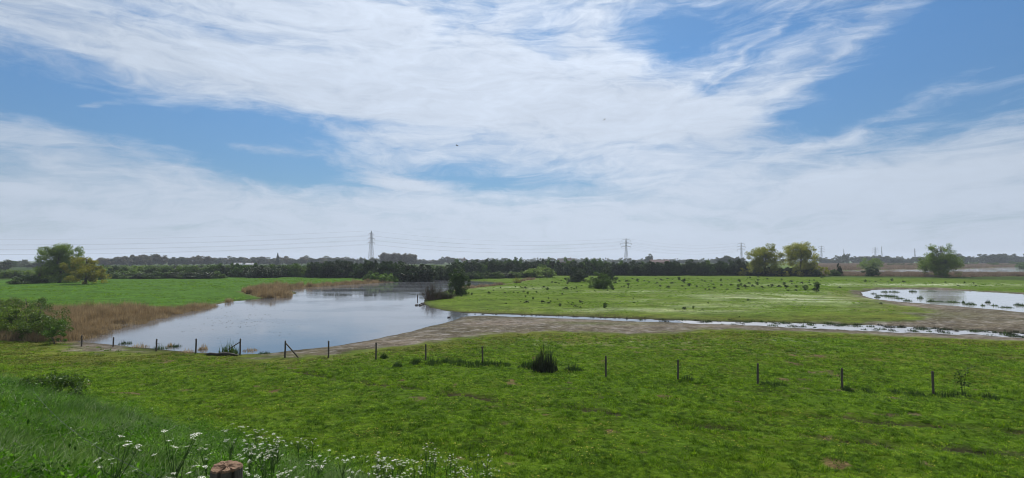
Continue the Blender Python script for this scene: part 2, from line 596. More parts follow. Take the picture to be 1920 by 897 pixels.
M['grassolive'] = leafmat('olive_turf_blades', ((0.035, 0.050, 0.006), (0.105, 0.125, 0.016), (0.26, 0.28, 0.06)), nscale=0.6, trans=0.32, spec=0.05, tcol=(1.15, 1.2, 0.4), fine=2.6, coarse=0.9)
M['tall'] = leafmat('tall_grass_blades', ((0.018, 0.052, 0.003), (0.068, 0.145, 0.009), (0.24, 0.37, 0.06)), nscale=1.2, trans=0.40, spec=0.14, rough=0.45, fine=1.6, coarse=1.2, tcol=(0.9, 1.4, 0.5))
M['pale'] = leafmat('pale_seed_heads', ((0.22, 0.24, 0.15), (0.32, 0.34, 0.22), (0.42, 0.43, 0.32)), nscale=0.5, trans=0.3)
M['reed'] = leafmat('dead_reeds', ((0.12, 0.092, 0.05), (0.28, 0.215, 0.125), (0.52, 0.42, 0.27)), nscale=1.1, trans=0.25, tcol=(1.2, 1.05, 0.8))
M['reedp'] = leafmat('pink_reeds', ((0.16, 0.125, 0.09), (0.24, 0.19, 0.14), (0.34, 0.28, 0.21)), nscale=0.08, trans=0.25, tcol=(1.2, 1.05, 0.9))
M['sedge'] = leafmat('sedge_blades', ((0.018, 0.035, 0.008), (0.035, 0.07, 0.014), (0.07, 0.11, 0.025)), nscale=0.8, trans=0.2)
M['rush'] = leafmat('dark_rush_stems', ((0.012, 0.016, 0.008), (0.022, 0.03, 0.014), (0.045, 0.05, 0.025)), nscale=2, trans=0.1)
M['petal'] = leafmat('white_petals', ((0.50, 0.52, 0.38), (0.66, 0.67, 0.54), (0.78, 0.78, 0.68)), nscale=5, trans=0.3, tcol=(1, 1, 0.9))
M['butter'] = leafmat('yellow_petals', ((0.45, 0.36, 0.02), (0.55, 0.46, 0.03), (0.6, 0.5, 0.05)), nscale=5, trans=0.3, tcol=(1, 1, 0.6))
M['stemgreen'] = leafmat('green_stems', ((0.03, 0.07, 0.015), (0.05, 0.10, 0.02), (0.08, 0.13, 0.03)), nscale=2, trans=0.2)
M['bird'] = simplemat('dark_feathers', (0.012, 0.012, 0.014), (0.03, 0.03, 0.03), 10, 0.6, bump=0)
M['roof'] = simplemat('roof_tiles', (0.05, 0.045, 0.045), (0.09, 0.075, 0.07), 2, 0.8)
M['roofred'] = simplemat('red_roof_tiles', (0.09, 0.05, 0.045), (0.13, 0.07, 0.06), 2, 0.8)
M['paleroof'] = simplemat('pale_sheet_roof', (0.30, 0.31, 0.33), (0.40, 0.41, 0.43), 2, 0.7)
M['brick'] = simplemat('brick_wall', (0.22, 0.13, 0.10), (0.32, 0.20, 0.15), 2, 0.85)
M['whitewall'] = simplemat('white_wall', (0.70, 0.70, 0.68), (0.80, 0.80, 0.78), 2, 0.8)
M['window'] = simplemat('dark_window', (0.02, 0.025, 0.03), (0.04, 0.045, 0.05), 2, 0.2, bump=0)
M['log'] = simplemat('wet_wood', (0.02, 0.016, 0.012), (0.05, 0.04, 0.03), 12, 0.7)

# ground: albedo map lives in a colour attribute, grain in the nodes
mg, T = newmat('ground_soil_and_turf')
out = T.n('ShaderNodeOutputMaterial')
at = T.n('ShaderNodeAttribute', attribute_name='albedo')
atg = T.n('ShaderNodeAttribute', attribute_name='turf')
geo = T.n('ShaderNodeNewGeometry')
pos = geo.outputs['Position']
mp = T.n('ShaderNodeMapping')
mp.inputs['Scale'].default_value = (0.55, 1.0, 1.0)
T.l(pos, mp.inputs[0])
fine = T.noise(mp.outputs[0], 6.0, 4, 0.75)
mid = T.noise(mp.outputs[0], 0.9, 4, 0.65)
crs = T.noise(mp.outputs[0], 0.22, 4, 0.6)
yel = T.noise(pos, 0.13, 3, 0.6)
f = T.m('ADD', T.m('ADD', T.m('MULTIPLY', fine, 0.80), T.m('MULTIPLY', mid, 0.70)), T.m('MULTIPLY', crs, 0.4))
f = T.remap(f, 0.68, 1.24, 0.22, 1.95)
c0 = T.n('ShaderNodeVectorMath', operation='SCALE')
T.l(at.outputs['Color'], c0.inputs[0]); T.l(f, c0.inputs['Scale'])
tint = T.mix(T.m('MULTIPLY', T.remap(yel, 0.42, 0.66), atg.outputs['Fac']), (1, 1, 1), (1.5, 1.12, 1.0))
c1 = T.mix(1.0, c0.outputs[0], tint, 'MULTIPLY')
# pebbles, shell grit and hoof holes in the mud
atm = T.n('ShaderNodeAttribute', attribute_name='mud')
gr = T.noise(mp.outputs[0], 3.2, 5, 0.8)
c1 = T.mix(T.m('MULTIPLY', T.remap(gr, 0.56, 0.66), T.m('MULTIPLY', atm.outputs['Fac'], .75)), c1, (0.33, 0.31, 0.28))
c1 = T.mix(T.m('MULTIPLY', T.remap(gr, 0.46, 0.36), T.m('MULTIPLY', atm.outputs['Fac'], .8)), c1, (0.055, 0.045, 0.033))
# bare soil patches in the turf
bn = T.noise(mp.outputs[0], 0.65, 5, 0.7)
bare = T.m('MULTIPLY', T.remap(bn, 0.63, 0.68, 0, 0.75), atg.outputs['Fac'])
c2 = T.mix(bare, c1, (0.11, 0.085, 0.05))
p = T.n('ShaderNodeBsdfPrincipled')
T.l(c2, p.inputs['Base Color'])
p.inputs['Roughness'].default_value = 0.95
p.inputs['Specular IOR Level'].default_value = 0.03
bmp = T.n('ShaderNodeBump')
bmp.inputs['Strength'].default_value = 0.9
bmp.inputs['Distance'].default_value = 0.24
T.l(T.m('ADD', T.m('MULTIPLY', fine, 0.5), mid), bmp.inputs['Height'])
T.l(bmp.outputs[0], p.inputs['Normal'])
T.l(p.outputs[0], out.inputs[0])
M['ground'] = mg

mw, T = newmat('pond_water')
out = T.n('ShaderNodeOutputMaterial')
geo = T.n('ShaderNodeNewGeometry')
mp = T.n('ShaderNodeMapping')
mp.inputs['Scale'].default_value = (0.6, 1.0, 1.0)
mp.inputs['Rotation'].default_value = (0, 0, 0.3)
T.l(geo.outputs['Position'], mp.inputs[0])
n1 = T.noise(mp.outputs[0], 3.0, 3, 0.6)
n2 = T.noise(mp.outputs[0], 0.12, 3, 0.55)
p = T.n('ShaderNodeBsdfPrincipled')
p.inputs['Base Color'].default_value = (0.105, 0.11, 0.122, 1)
T.l(T.remap(n2, 0.42, 0.60, 0.02, 0.11), p.inputs['Roughness'])
p.inputs['IOR'].default_value = 1.333
p.inputs['Specular IOR Level'].default_value = 0.9
bmp = T.n('ShaderNodeBump')
bmp.inputs['Strength'].default_value = 0.22
bmp.inputs['Distance'].default_value = 0.03
T.l(T.m('MULTIPLY', n1, T.remap(n2, 0.42, 0.60, 0.25, 1.0)), bmp.inputs['Height'])
T.l(bmp.outputs[0], p.inputs['Normal'])
T.l(p.outputs[0], out.inputs[0])
M['water'] = mw
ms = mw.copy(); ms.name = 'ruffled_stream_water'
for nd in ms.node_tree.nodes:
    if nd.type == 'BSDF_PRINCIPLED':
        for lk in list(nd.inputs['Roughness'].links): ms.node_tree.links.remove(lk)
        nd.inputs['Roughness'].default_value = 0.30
        nd.inputs['Base Color'].default_value = (0.34, 0.34, 0.35, 1)  # pale base colour carries the white sky glare on the stream
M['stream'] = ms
mr = mw.copy(); mr.name = 'glare_pond_water'
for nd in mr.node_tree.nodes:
    if nd.type == 'BSDF_PRINCIPLED': nd.inputs['Base Color'].default_value = (0.36, 0.365, 0.37, 1)  # bright sky reflection whitened into the base colour of the pond
M['glare'] = mr

# ------------------------------------------------------------------ ground sheet
rows = [0.4]
while rows[-1] < 5200:
    r = rows[-1]
    dr = max(0.5 * r * r / (7.2 * 512), 0.09 if r > 9 else 0.2)
    rows.append(r + min(dr, 0.03 * r))
rows = np.array(rows)
front = np.radians(np.linspace(-52, 52, 500))
back = np.radians(np.linspace(52, 308, 90)[1:-1])
th = np.concatenate([front, back])
TT, RR = np.meshgrid(th, rows)
GX = RR * np.sin(TT); GY = RR * np.cos(TT)
gx, gy = GX.ravel(), GY.ravel()
wd = water_sd(gx, gy)
gz = height(gx, gy, wd)
nr, nc = GX.shape
idx = np.arange(nr * nc).reshape(nr, nc)
idr = np.roll(idx, -1, axis=1)
faces = np.stack([idx[:-1].ravel(), idr[:-1].ravel(), idr[1:].ravel(), idx[1:].ravel()], axis=1)[:, ::-1]
verts = np.stack([gx, gy, gz], axis=1)
cen = len(verts)
me = mk('ground', verts, faces.copy(), M['ground'], smooth=True)


def lerp(a, b, t):
    return a * (1 - t[:, None]) + np.array(b)[None, :] * t[:, None]


def sst(v, a, b):
    t = np.clip((v - a) / (b - a), 0, 1)
    return t * t * (3 - 2 * t)


r_ = np.hypot(gx, gy)
base = np.tile(np.array([0.060, 0.112, 0.007]), (len(gx), 1))
# more olive and yellow turf towards the water
base = lerp(base, (0.090, 0.115, 0.016), sst(r_, 32, 46) * (0.45 + fbm(gx, gy, 8, 3, 41)))
# peninsula turf
base = lerp(base, (0.072, 0.115, 0.014), sst(r_, 60, 75) * 0.85)
# arable green to the left
leftf = sst(-gx, 25, 40) * sst(gy, 60, 75)
base = lerp(base, (0.046, 0.104, 0.012), leftf)


def pale_zone(px, py, lx, ly, amp):
    x0, y0 = gp(px, py); y1 = gp(px, py - ly)[1]
    x1 = gp(px + lx, py)[0]
    q = ((gx - x0) / (x1 - x0)) ** 2 + ((gy - y0) / (y1 - y0)) ** 2
    return amp * np.exp(-q * 1.2)


pz = np.zeros(len(gx))
for a in [(1480, 560, 180, 10, 0.75), (1700, 534, 260, 3, 0.8), (1250, 583, 300, 5, .4), (1600, 556, 60, 10, .6), (1330, 575, 120, 6, .5),
          (1150, 548, 120, 3, .5), (960, 541, 90, 2.5, .6), (1200, 565, 60, 4, .4), (1180, 645, 160, 9, 0.55), (1040, 645, 90, 7, 0.45), (1470, 655, 120, 12, 0.4), (1700, 575, 60, 5, .2),
          (1500, 640, 110, 5, .3), (1100, 590, 200, 3, .2)]:
    pz = np.maximum(pz, pale_zone(*a))
pn = np.clip(0.5 + fbm(gx * 0.5, gy, 2.5, 3, 51) * 2.2, 0, 1)
base = lerp(base, (0.34, 0.38, 0.24), np.clip(pz * pn * 1.1, 0, .85))  # whitish backlit grass sheen and pale specks painted into the albedo
# near field darkened: thatch and soil, with shade between the tufts painted in
base = base * (1 - (0.22 * np.clip((62 - r_) / 30, 0, 1) * (1 - leftf)))[:, None]
# dark soil lines of the wheel tracks
tr = np.full(len(gx), 1e9)
for L in TRACKS[:2]:
    tr = np.minimum(tr, line_d(L, gx, gy))
trk = np.exp(-(tr / 0.42) ** 2) * np.clip(0.65 + fbm(gx, gy, 1.5, 2, 61) * 2.5, 0, 1)
base = lerp(base, (0.030, 0.026, 0.015), trk * 0.95)
# trampled bare spots
bareg = sst(fbm(gx * .7, gy, 1.1, 3, 111), .235, .31) * (r_ < 60) * (r_ > 12)
base = lerp(base, (0.085, 0.066, 0.036), bareg * .85)
# mud
dm = np.minimum(np.minimum(poly_sd(MUD1, gx, gy), poly_sd(MUD2, gx, gy)), poly_sd(MUD3, gx, gy))
dm = dm + fbm(gx, gy, 5, 3, 71) * 3.0 * np.clip(r_ / 50, .5, 1.6) + fbm(gx, gy, 1.2, 2, 72) * 2.6
mudf = sst(-dm, -0.8, 1.6)
mudcol = np.tile(np.array([0.122, 0.100, 0.077]), (len(gx), 1))
mudcol = lerp(mudcol, (0.075, 0.066, 0.040), np.clip(0.5 + fbm(gx * .4, gy, 4, 3, 81) * 2.6, 0, 1))
mudcol = lerp(mudcol, (0.22, 0.205, 0.19), np.clip(fbm(gx, gy, .7, 2, 82) * 3, 0, 1) * 0.6)
mudcol = lerp(mudcol, (0.085, 0.10, 0.03), pale_zone(1130, 606, 130, 5, 0.8) * np.clip(.6 + fbm(gx * .5, gy, 3, 2, 83) * 2, 0, 1))
mudcol = lerp(mudcol, (0.085, 0.10, 0.03), pale_zone(1700, 590, 160, 7, 0.6) * np.clip(.5 + fbm(gx * .5, gy, 4, 2, 84) * 2.5, 0, 1))
base = base * (1 - mudf[:, None]) + mudcol * mudf[:, None]
# olive rim of the turf where it meets the mud
rim = np.exp(-((dm - 2.5) / 2.5) ** 2) * (1 - mudf) * (r_ < 140)
base = lerp(base, (0.085, 0.095, 0.022), rim * 0.6)
# wet dark margin of banks without mud
bank = np.minimum(wd[0], wd[1])
wet = np.exp(-np.clip(bank, 0, 99) / 1.0) * np.where(mudf > 0.5, 0.6, 0.95)
base = lerp(base, (0.03, 0.027, 0.018), wet)
# reed litter
dr_ = np.full(len(gx), 1e9)
for R in (REED1, REED2, REED3, REED4, REED5):
    dr_ = np.minimum(dr_, poly_sd(R, gx, gy))
rf = sst(-dr_, -1.5, 1.5)
base = lerp(base, (0.135, 0.105, 0.065), rf)
base = lerp(base, (0.028, 0.045, 0.012), sst(r_, 236, 262) * sst(-gx, -250, -190) * .9)
base = lerp(base, (0.06, 0.09, 0.025), sst(r_, 900, 1200) * .7)
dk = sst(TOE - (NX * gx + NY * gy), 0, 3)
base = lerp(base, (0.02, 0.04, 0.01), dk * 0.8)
base = np.clip(base, 0.004, 0.9)
turf = (1 - mudf) * (1 - rf) * np.exp(-r_ / 60.0) * (1 - dk)
a = me.attributes.new('albedo', 'FLOAT_COLOR', 'POINT')
a.data.foreach_set('color', np.concatenate([base, np.ones((len(gx), 1))], axis=1).astype(np.float32).ravel())
a = me.attributes.new('mud', 'FLOAT', 'POINT')
a.data.foreach_set('value', mudf.astype(np.float32))
a = me.attributes.new('turf', 'FLOAT', 'POINT')
a.data.foreach_set('value', turf.astype(np.float32))
tag(meshobj('ground', me), kind='structure')

# water sheets, kept clear of the dike
def water_sheet(name, poly, pad):
    P = np.array(poly)
    c = P.mean(axis=0)
    lo = P.min(axis=0) - pad; hi = P.max(axis=0) + pad
    me = mk(name, [(lo[0], lo[1], WZ), (hi[0], lo[1], WZ), (hi[0], hi[1], WZ), (lo[0], hi[1], WZ)], [(0, 1, 2, 3)], M['water'])
    return tag(meshobj(name, me), kind='structure')


def fan(name, pts, z=WZ, mat='water'):
    b = MB(); b.poly([(p[0], p[1], z) for p in pts])
    return tag(meshobj(name, b.mesh(name, M[mat])), kind='structure')


fan('pond_water', [(-62, 30), (-20, 34), (20, 38), (20, 235), (-80, 235), (-90, 120)])
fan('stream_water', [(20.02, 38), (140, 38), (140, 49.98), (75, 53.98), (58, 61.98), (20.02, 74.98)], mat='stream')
fan('right_pond_water', [(58, 62), (75, 54), (140, 50), (230, 50), (230, 150), (58, 150)], mat='glare')
fan('distant_pond_water', [(165, 262), (1000, 262), (1000, 1200), (165, 1200)], mat='glare')
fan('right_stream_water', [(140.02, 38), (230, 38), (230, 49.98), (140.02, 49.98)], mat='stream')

# ------------------------------------------------------------------ foliage generators
def leaves_at(cent, size, rg, up=0.0, quad=True):
    """one little leaf per centre, random orientation; returns verts, faces"""
    n = len(cent)
    a = rg.normal(size=(n, 3)); a[:, 2] = a[:, 2] * (1 - up)
    a /= np.linalg.norm(a, axis=1, keepdims=True)
    b = rg.normal(size=(n, 3))
    b -= a * (a * b).sum(1, keepdims=True)
    b /= np.linalg.norm(b, axis=1, keepdims=True)
    s = (size * rg.uniform(0.6, 1.3, n))[:, None]
    if quad:
        v = np.stack([cent - a * s, cent - b * s * .45, cent + a * s, cent + b * s * .45], axis=1).reshape(-1, 3)
        f = np.arange(4 * n).reshape(n, 4)
    else:
        v = np.stack([cent - a * s, cent + a * s * .6 - b * s * .6, cent + a * s * .6 + b * s * .6], axis=1).reshape(-1, 3)
        f = np.arange(3 * n).reshape(n, 3)
    return v, f


def crown_mesh(name, seed, w, h, z0, mat, ncl=40, nleaf=4000, leaf=0.16, gap=0.35, flat=0.0, lobes=None, top=1.0, edge=0.12, squash=0.8, clump=1.0):
    """crown of leaf clumps: w, h size; z0 underside"""
    rg = np.random.default_rng(seed)
    if lobes is None:
        lobes = [(0, 0, 0.5, 1.0)]
    cl = []
    while len(cl) < ncl:
        lx, ly, lz, ls = lobes[rg.integers(len(lobes))]
        d = rg.normal(size=3); d /= np.linalg.norm(d)
        rr = rg.uniform(0.08, 1.0) ** 0.5 * (1 - edge * rg.random())
        p = np.array([lx * w / 2 + d[0] * rr * w / 2 * ls, ly * w / 2 + d[1] * rr * w / 2 * ls, z0 + h * lz + d[2] * rr * h * 0.5 * ls])
        if p[2] < z0 + flat * h * rg.random(): continue
        if p[2] < z0: continue
        cl.append((p, rg.uniform(0.09, 0.2) * (w + h) / 2 * (1 - gap * rg.random()) * clump))
    per = max(nleaf // ncl, 3)
    cs = []
    for p, r in cl:
        d = rg.normal(size=(per, 3)); d /= np.linalg.norm(d, axis=1, keepdims=True)
        rad = rg.uniform(0, 1, (per, 1)) ** 0.4
        q = p + d * rad * r * np.array([1, 1, squash])
        cs.append(q)
    c = np.concatenate(cs)
    c = c[c[:, 2] > 0.02]
    v, f = leaves_at(c, leaf, rg)
    return mk(name, v, f, mat), [p for p, r in cl]


def trunk_mesh(name, seed, h, r0, targets, mat, nlimb=7, multi=1, spread=0.25):
    rg = random.Random(int(seed))
    b = MB()
    tops = sorted(targets, key=lambda p: p[2])
    for m in range(multi):
        a0 = rg.uniform(0, 6.28)
        off = Vector((math.cos(a0), math.sin(a0), 0)) * (spread * (1 if multi > 1 else 0))
        pts = []; rad = []
        n = 6
        for i in range(n):
            t = i / (n - 1)
            pts.append(Vector((off.x * (0.3 + t * 2.5) + rg.uniform(-.04, .04) * h * t, off.y * (0.3 + t * 2.5) + rg.uniform(-.04, .04) * h * t, -0.15 + t * (h * 0.85))))
            rad.append(r0 / (multi ** 0.5) * (1 - 0.8 * t) + (0.25 * r0 if i == 0 else 0))
        b.tube(pts, rad, 6)
        for k in range(nlimb):
            i = rg.randint(1, n - 2)
            s = pts[i]
            tg = Vector(tuple(float(q) for q in targets[rg.randrange(len(targets))]))
            if tg.z < s.z: tg.z = s.z + 0.1 * h
            mid = s.lerp(tg, 0.5) + Vector((rg.uniform(-1, 1), rg.uniform(-1, 1), rg.uniform(0, 1))) * 0.06 * h
            b.tube([s, mid, tg], [rad[i] * 0.55, rad[i] * 0.3, rad[i] * 0.08], 4)
            for q in range(2):
                tg2 = Vector(tuple(float(z) for z in targets[rg.randrange(len(targets))]))
                if (tg2 - mid).length < 0.45 * h:
                    b.tube([mid, mid.lerp(tg2, .5) + Vector((0, 0, .03 * h)), tg2], [rad[i] * .25, rad[i] * .15, rad[i] * .05], 4)
    return b.mesh(name, mat, True)


def tree(name, loc, w, h, z0, mat, seed, label, cat='tree', group=None, r0=None, ncl=40, nleaf=5000, leaf=0.16, multi=1, nlimb=8, rz=0, **kw):
    cm, cl = crown_mesh('crown', seed, w, h - z0, z0, mat, ncl, nleaf, leaf, **kw)
    r0 = r0 or h * 0.03
    tm = trunk_mesh('trunk', seed, h, r0, cl, M['bark'], nlimb, multi)
    t = empty(name, loc, rz)
    tag(t, label, cat, group)
    meshobj('trunk', tm, t)
    meshobj('crown', cm, t)
    return t


UN = bpy.data.collections.new('tuft_sources')      # instanced by the scattered grass and reeds


def blades_mesh(name, seed, n, spread, h0, h1, width, mat, segs=3, lean=0.35, curl=0.6, dome=False):
    rg = np.random.default_rng(seed)
    V = []; Fc = []
    for i in range(n):
        a = rg.uniform(0, 2 * math.pi); r = spread * math.sqrt(rg.random())
        p = np.array([math.cos(a) * r, math.sin(a) * r, -0.02])
        d = rg.uniform(0, 2 * math.pi)
        dirx = np.array([math.cos(d), math.sin(d), 0])
        side = np.array([-dirx[1], dirx[0], 0])
        h = rg.uniform(h0, h1)
        if dome: h *= (1 - .75 * (r / spread) ** 2) * (0.65 + 0.7 * math.sin(a * 3 + seed) ** 2) 
        ln = rg.uniform(0.1, 1) * lean; cu = rg.uniform(0.2, 1) * curl
        b = len(V)
        for s in range(segs + 1):
            t = s / segs
            q = p + np.array([0, 0, h * t * (1 - 0.35 * cu * t)]) + dirx * h * (ln * t + cu * t * t * 0.6)
            wd_ = width * (1 - t ** 1.6) * 0.5 + 0.0004
            if s == segs:
                V.append(q)
            else:
                V.append(q - side * wd_); V.append(q + side * wd_)
        for s in range(segs - 1):
            Fc.append((b + 2 * s, b + 2 * s + 1, b + 2 * s + 3, b + 2 * s + 2))
        e = b + 2 * (segs - 1)
        Fc.append((e, e + 1, e + 2))
    return mk(name, V, Fc, mat)


def scatter(name, pts, rotz, scl, sources, idx, tilt=None):
    """one 'stuff' object: a cloud of points that geometry nodes dress with tufts"""
    me = bpy.data.meshes.new(name)
    me.vertices.add(len(pts))
    me.vertices.foreach_set('co', np.asarray(pts, np.float32).ravel())
    rot = np.zeros((len(pts), 3), np.float32); rot[:, 2] = rotz
    if tilt is not None: rot[:, :2] = tilt
    a = me.attributes.new('rot', 'FLOAT_VECTOR', 'POINT'); a.data.foreach_set('vector', rot.ravel())
    s = np.asarray(scl, np.float32)
    if s.ndim == 1: s = np.stack([s, s, s], 1)
    a = me.attributes.new('scl', 'FLOAT_VECTOR', 'POINT'); a.data.foreach_set('vector', s.ravel())
    a = me.attributes.new('idx', 'INT', 'POINT'); a.data.foreach_set('value', np.asarray(idx, np.int32))
    me.update()
    ob = meshobj(name, me)
    c = bpy.data.collections.new(name + '_sources')
    for i, m in enumerate(sources):
        c.objects.link(bpy.data.objects.new('tuft_%02d' % i, m))
    ng = bpy.data.node_groups.new(name, 'GeometryNodeTree')
    ng.interface.new_socket('Geometry', in_out='INPUT', socket_type='NodeSocketGeometry')
    ng.interface.new_socket('Geometry', in_out='OUTPUT', socket_type='NodeSocketGeometry')
    gi = ng.nodes.new('NodeGroupInput'); go = ng.nodes.new('NodeGroupOutput')
    ip = ng.nodes.new('GeometryNodeInstanceOnPoints')
    ci = ng.nodes.new('GeometryNodeCollectionInfo')
    ci.inputs['Collection'].default_value = c
    ci.inputs['Separate Children'].default_value = True
    ci.inputs['Reset Children'].default_value = True
    ip.inputs['Pick Instance'].default_value = True

    def na(nm, typ):
        n = ng.nodes.new('GeometryNodeInputNamedAttribute'); n.data_type = typ
        n.inputs['Name'].default_value = nm
        return [o for o in n.outputs if o.enabled][0]
    L = ng.links.new
    L(gi.outputs[0], ip.inputs['Points'])
    L(ci.outputs[0], ip.inputs['Instance'])
    L(na('idx', 'INT'), ip.inputs['Instance Index'])
    L(na('rot', 'FLOAT_VECTOR'), ip.inputs['Rotation'])
    L(na('scl', 'FLOAT_VECTOR'), ip.inputs['Scale'])
    L(ip.outputs[0], go.inputs[0])
    md = ob.modifiers.new('scatter', 'NODES'); md.node_group = ng
    return ob


# ------------------------------------------------------------------ far trees (templates then copies)
def far_template(seed, w, h, mat, kind='round'):
    if kind == 'round':
        cm, cl = crown_mesh('crown', seed, w, h * 0.95, h * 0.05, mat, 60, 5200, 0.56, lobes=[(0, 0, .5, .95), (.4, 0, .42, .75), (-.4, .1, .42, .75), (0, -.3, .4, .8)])
    elif kind == 'tall':
        cm, cl = crown_mesh('crown', seed, w, h * 0.86, h * 0.12, mat, 44, 4200, 0.46, lobes=[(0, 0, .72, .6), (0, 0, .45, .8), (.2, 0, .6, .7), (0, 0, .2, .7)])
    elif kind == 'cone':
        rg = np.random.default_rng(seed)
        t = rg.random(2600) ** 0.6
        an = rg.uniform(0, 6.28, 2600)
        rr = (1 - (1 - t)) * w / 2 * rg.uniform(.4, 1, 2600)
        c = np.stack([np.cos(an) * rr, np.sin(an) * rr, h * (1 - t * .97)], 1)
        v, f = leaves_at(c, .4, rg)
        cm = mk('crown', v, f, mat); cl = [np.array([0, 0, h * .8])]
    else:
        cm, cl = crown_mesh('crown', seed, w, h, 0, mat, 34, 2600, 0.40, flat=0)
    tm = trunk_mesh('trunk', seed, h, h * 0.022, cl, M['bark'], 6 if kind != 'low' else 3)
    return tm, cm


FT = {}
for k, (w_, h_, m_, kd) in {'r1': (12, 13, 'far', 'round'), 'r2': (14, 13, 'farbrown', 'round'), 'r3': (10, 13, 'far', 'round'), 't1': (7, 16, 'farbrown', 'tall'),
                            't2': (6, 16, 'far', 'tall'), 'c1': (5, 16, 'far', 'cone'), 'l1': (14, 8, 'far', 'low'), 'l2': (18, 9, 'far', 'low'), 'l3': (13, 8, 'hedge2', 'low')}.items():
    FT[k] = (far_template(hash(k) % 1000 if False else sum(map(ord, k)) * 7, w_, h_, M[m_], kd), w_, h_)


def far_tree(kind, px, D, wid, top, name, label, group=None, base=0.0):
    """px photo column, D distance forward, wid in m, top = photo row of the crown top"""
    (tm, cm), w_, h_ = FT[kind]
    x = (px - 960) / F * D
    h = CAM_Z + (488 - top) / F * D
    z = H(x, D)
    t = empty(name, (x, D, z), random.uniform(0, 6.28), (wid * 1.12 / w_, wid * 1.12 / w_, (h - z) * 1.1 / h_))
    tag(t, label, 'tree', group)
    meshobj('trunk', tm, t); meshobj('crown', cm, t)
    return t


# hazy wood left of the pylon: crowns one can count along its skyline
prof = [(196, 484), (207, 482), (219, 482), (232, 481.5), (244, 479.5), (256, 478.5), (268, 478), (279, 477.5), (290, 477), (302, 478)]
for i, (px, tp) in enumerate(prof):
    far_tree(['r2', 'r1', 'r2'][i % 3], px, 560 + (i % 3) * 14, 15, tp, 'poplar_tree', 'brownish poplar in the big hazy clump', 'poplars of the leftmost hazy clump')
for i, (px, tp) in enumerate([(321, 481.5), (332, 481), (343, 481), (352, 482.5)]):
    far_tree('r1', px, 600 + (i % 2) * 12, 10, tp, 'poplar_tree', 'grey green poplar in the small hazy clump', 'poplars of the second hazy clump')
for i, (px, tp) in enumerate([(365, 481.5), (377, 479.5), (389, 481)]):
    far_tree('r2', px, 600 + (i % 2) * 12, 15, tp, 'poplar_tree', 'tree of the dome shaped hazy clump', 'poplars of the dome shaped clump')
px = 410
i = 0
while px < 655:
    far_tree(['r1', 'r2', 'r3'][i % 3], px, 690 + (i % 3) * 18, 17, 482.5 + 1.5 * math.sin(i * 1.7), 'poplar_tree', 'pale tree in the long even hazy row', 'trees of the long hazy row')
    px += 12; i += 1
far_tree('c1', 521, 640, 7, 476.5, 'conifer_tree', 'dark pointed conifer sticking up out of the long hazy tree row')
for i in range(9):
    far_tree('t2', 655 + i * 7.5, 700 + (i % 2) * 16, 7, 483 + (i % 3) * 1.5, 'poplar_tree', 'thin pale poplar behind the pylon feet', 'thin poplars behind the pylon')
for i in range(12):
    far_tree('t1', 718 + i * 5.4, 640 + (i % 2) * 12, 9.5, 476.5 + (i % 4) * 0.7 + i * 0.12, 'poplar_tree', 'tall poplar in the purple grey row', 'poplars right of the pylon')
for i, (px, tp) in enumerate([(786, 486), (797, 487), (808, 487.5), (818, 486.5), (828, 483), (840, 481.5), (850, 483), (862, 486)]):
    far_tree(['r1', 'r3', 'r2'][i % 3], px, 800 + (i % 3) * 20, 13, tp, 'far_tree', 'low bluish tree right of the poplars', 'bluish trees left of the white gable')
rg = random.Random(5)
px = 876
while px < 1395:
    if abs(px - 1216) > 8:
        far_tree(rg.choice(['l1', 'l2', 'r1']), px, rg.uniform(820, 960), rg.uniform(16, 24), rg.uniform(484.5, 487), 'far_tree', 'low hazy horizon tree above the hedge', 'trees of the flat horizon line')
    px += rg.uniform(9, 15)
far_tree('r3', 1216, 760, 12, 478, 'far_tree', 'lone round hazy tree standing up behind the hedge right of the second pylon')
for px, tp, wd_ in [(1352, 481, 12), (1362, 478.5, 13), (1374, 480, 14), (1387, 482, 13)]:
    far_tree('r1', px, 620, wd_, tp, 'far_tree', 'bluish tree in the little far wood', 'wood left of the tree pair')
rg = random.Random(9)
px = 1532
while px < 1945:
    tp = 481.5 + 3 * math.sin(px * 0.045) + rg.uniform(-1.5, 1.5)
    if 1840 < px < 1890: tp = 474.5 + rg.uniform(0, 1.5)
    if 1570 < px < 1590: tp = 477.5
    if 1700 < px < 1720: tp = 483
    far_tree(rg.choice(['r1', 'r3', 'l1', 'r1']), px, rg.uniform(760, 900), rg.uniform(14, 20), tp, 'far_tree', 'blue green tree of the right horizon wood', 'trees of the right hand horizon')
    px += rg.uniform(8, 13)
rg = random.Random(19)
px = -160
while px < 80:
    far_tree(rg.choice(['l1', 'r3', 'l3']), px, rg.uniform(380, 520), rg.uniform(10, 16), rg.uniform(488, 492), 'far_tree', 'hazy tree low on the left horizon', 'trees of the far left horizon')
    px += rg.uniform(12, 22)
far_tree('r3', 8, 330, 9, 489, 'far_tree', 'pale round tree nearest the left edge of the view')

# ------------------------------------------------------------------ hedges and scrub belts
SH = []
for i, (w_, h_, m_, ncl, nl) in enumerate([(8, 6, 'hedge', 40, 4200), (7, 6.5, 'hedge', 34, 4200), (9, 6, 'hedge', 44, 4600),
                                          (8, 5, 'hedge2', 40, 4200), (7, 5, 'hedge2', 32, 3800), (9, 5.5, 'willow', 40, 4200), (7, 4, 'bright', 34, 3600), (7, 5, 'olive', 30, 3200)]):
    cm, cl = crown_mesh('foliage', 300 + i, w_, h_ * 1.15, -h_ * 0.12, M[m_], ncl + 20, int(nl * 1.5), 0.25, lobes=[(0, 0, .42, 1), (.35, .1, .33, .75), (-.35, -.1, .36, .75)])
    tm = trunk_mesh('stem', 300 + i, h_, 0.14, cl, M['bark'], 4, 3, 0.4)
    SH.append((cm, tm, w_, h_))


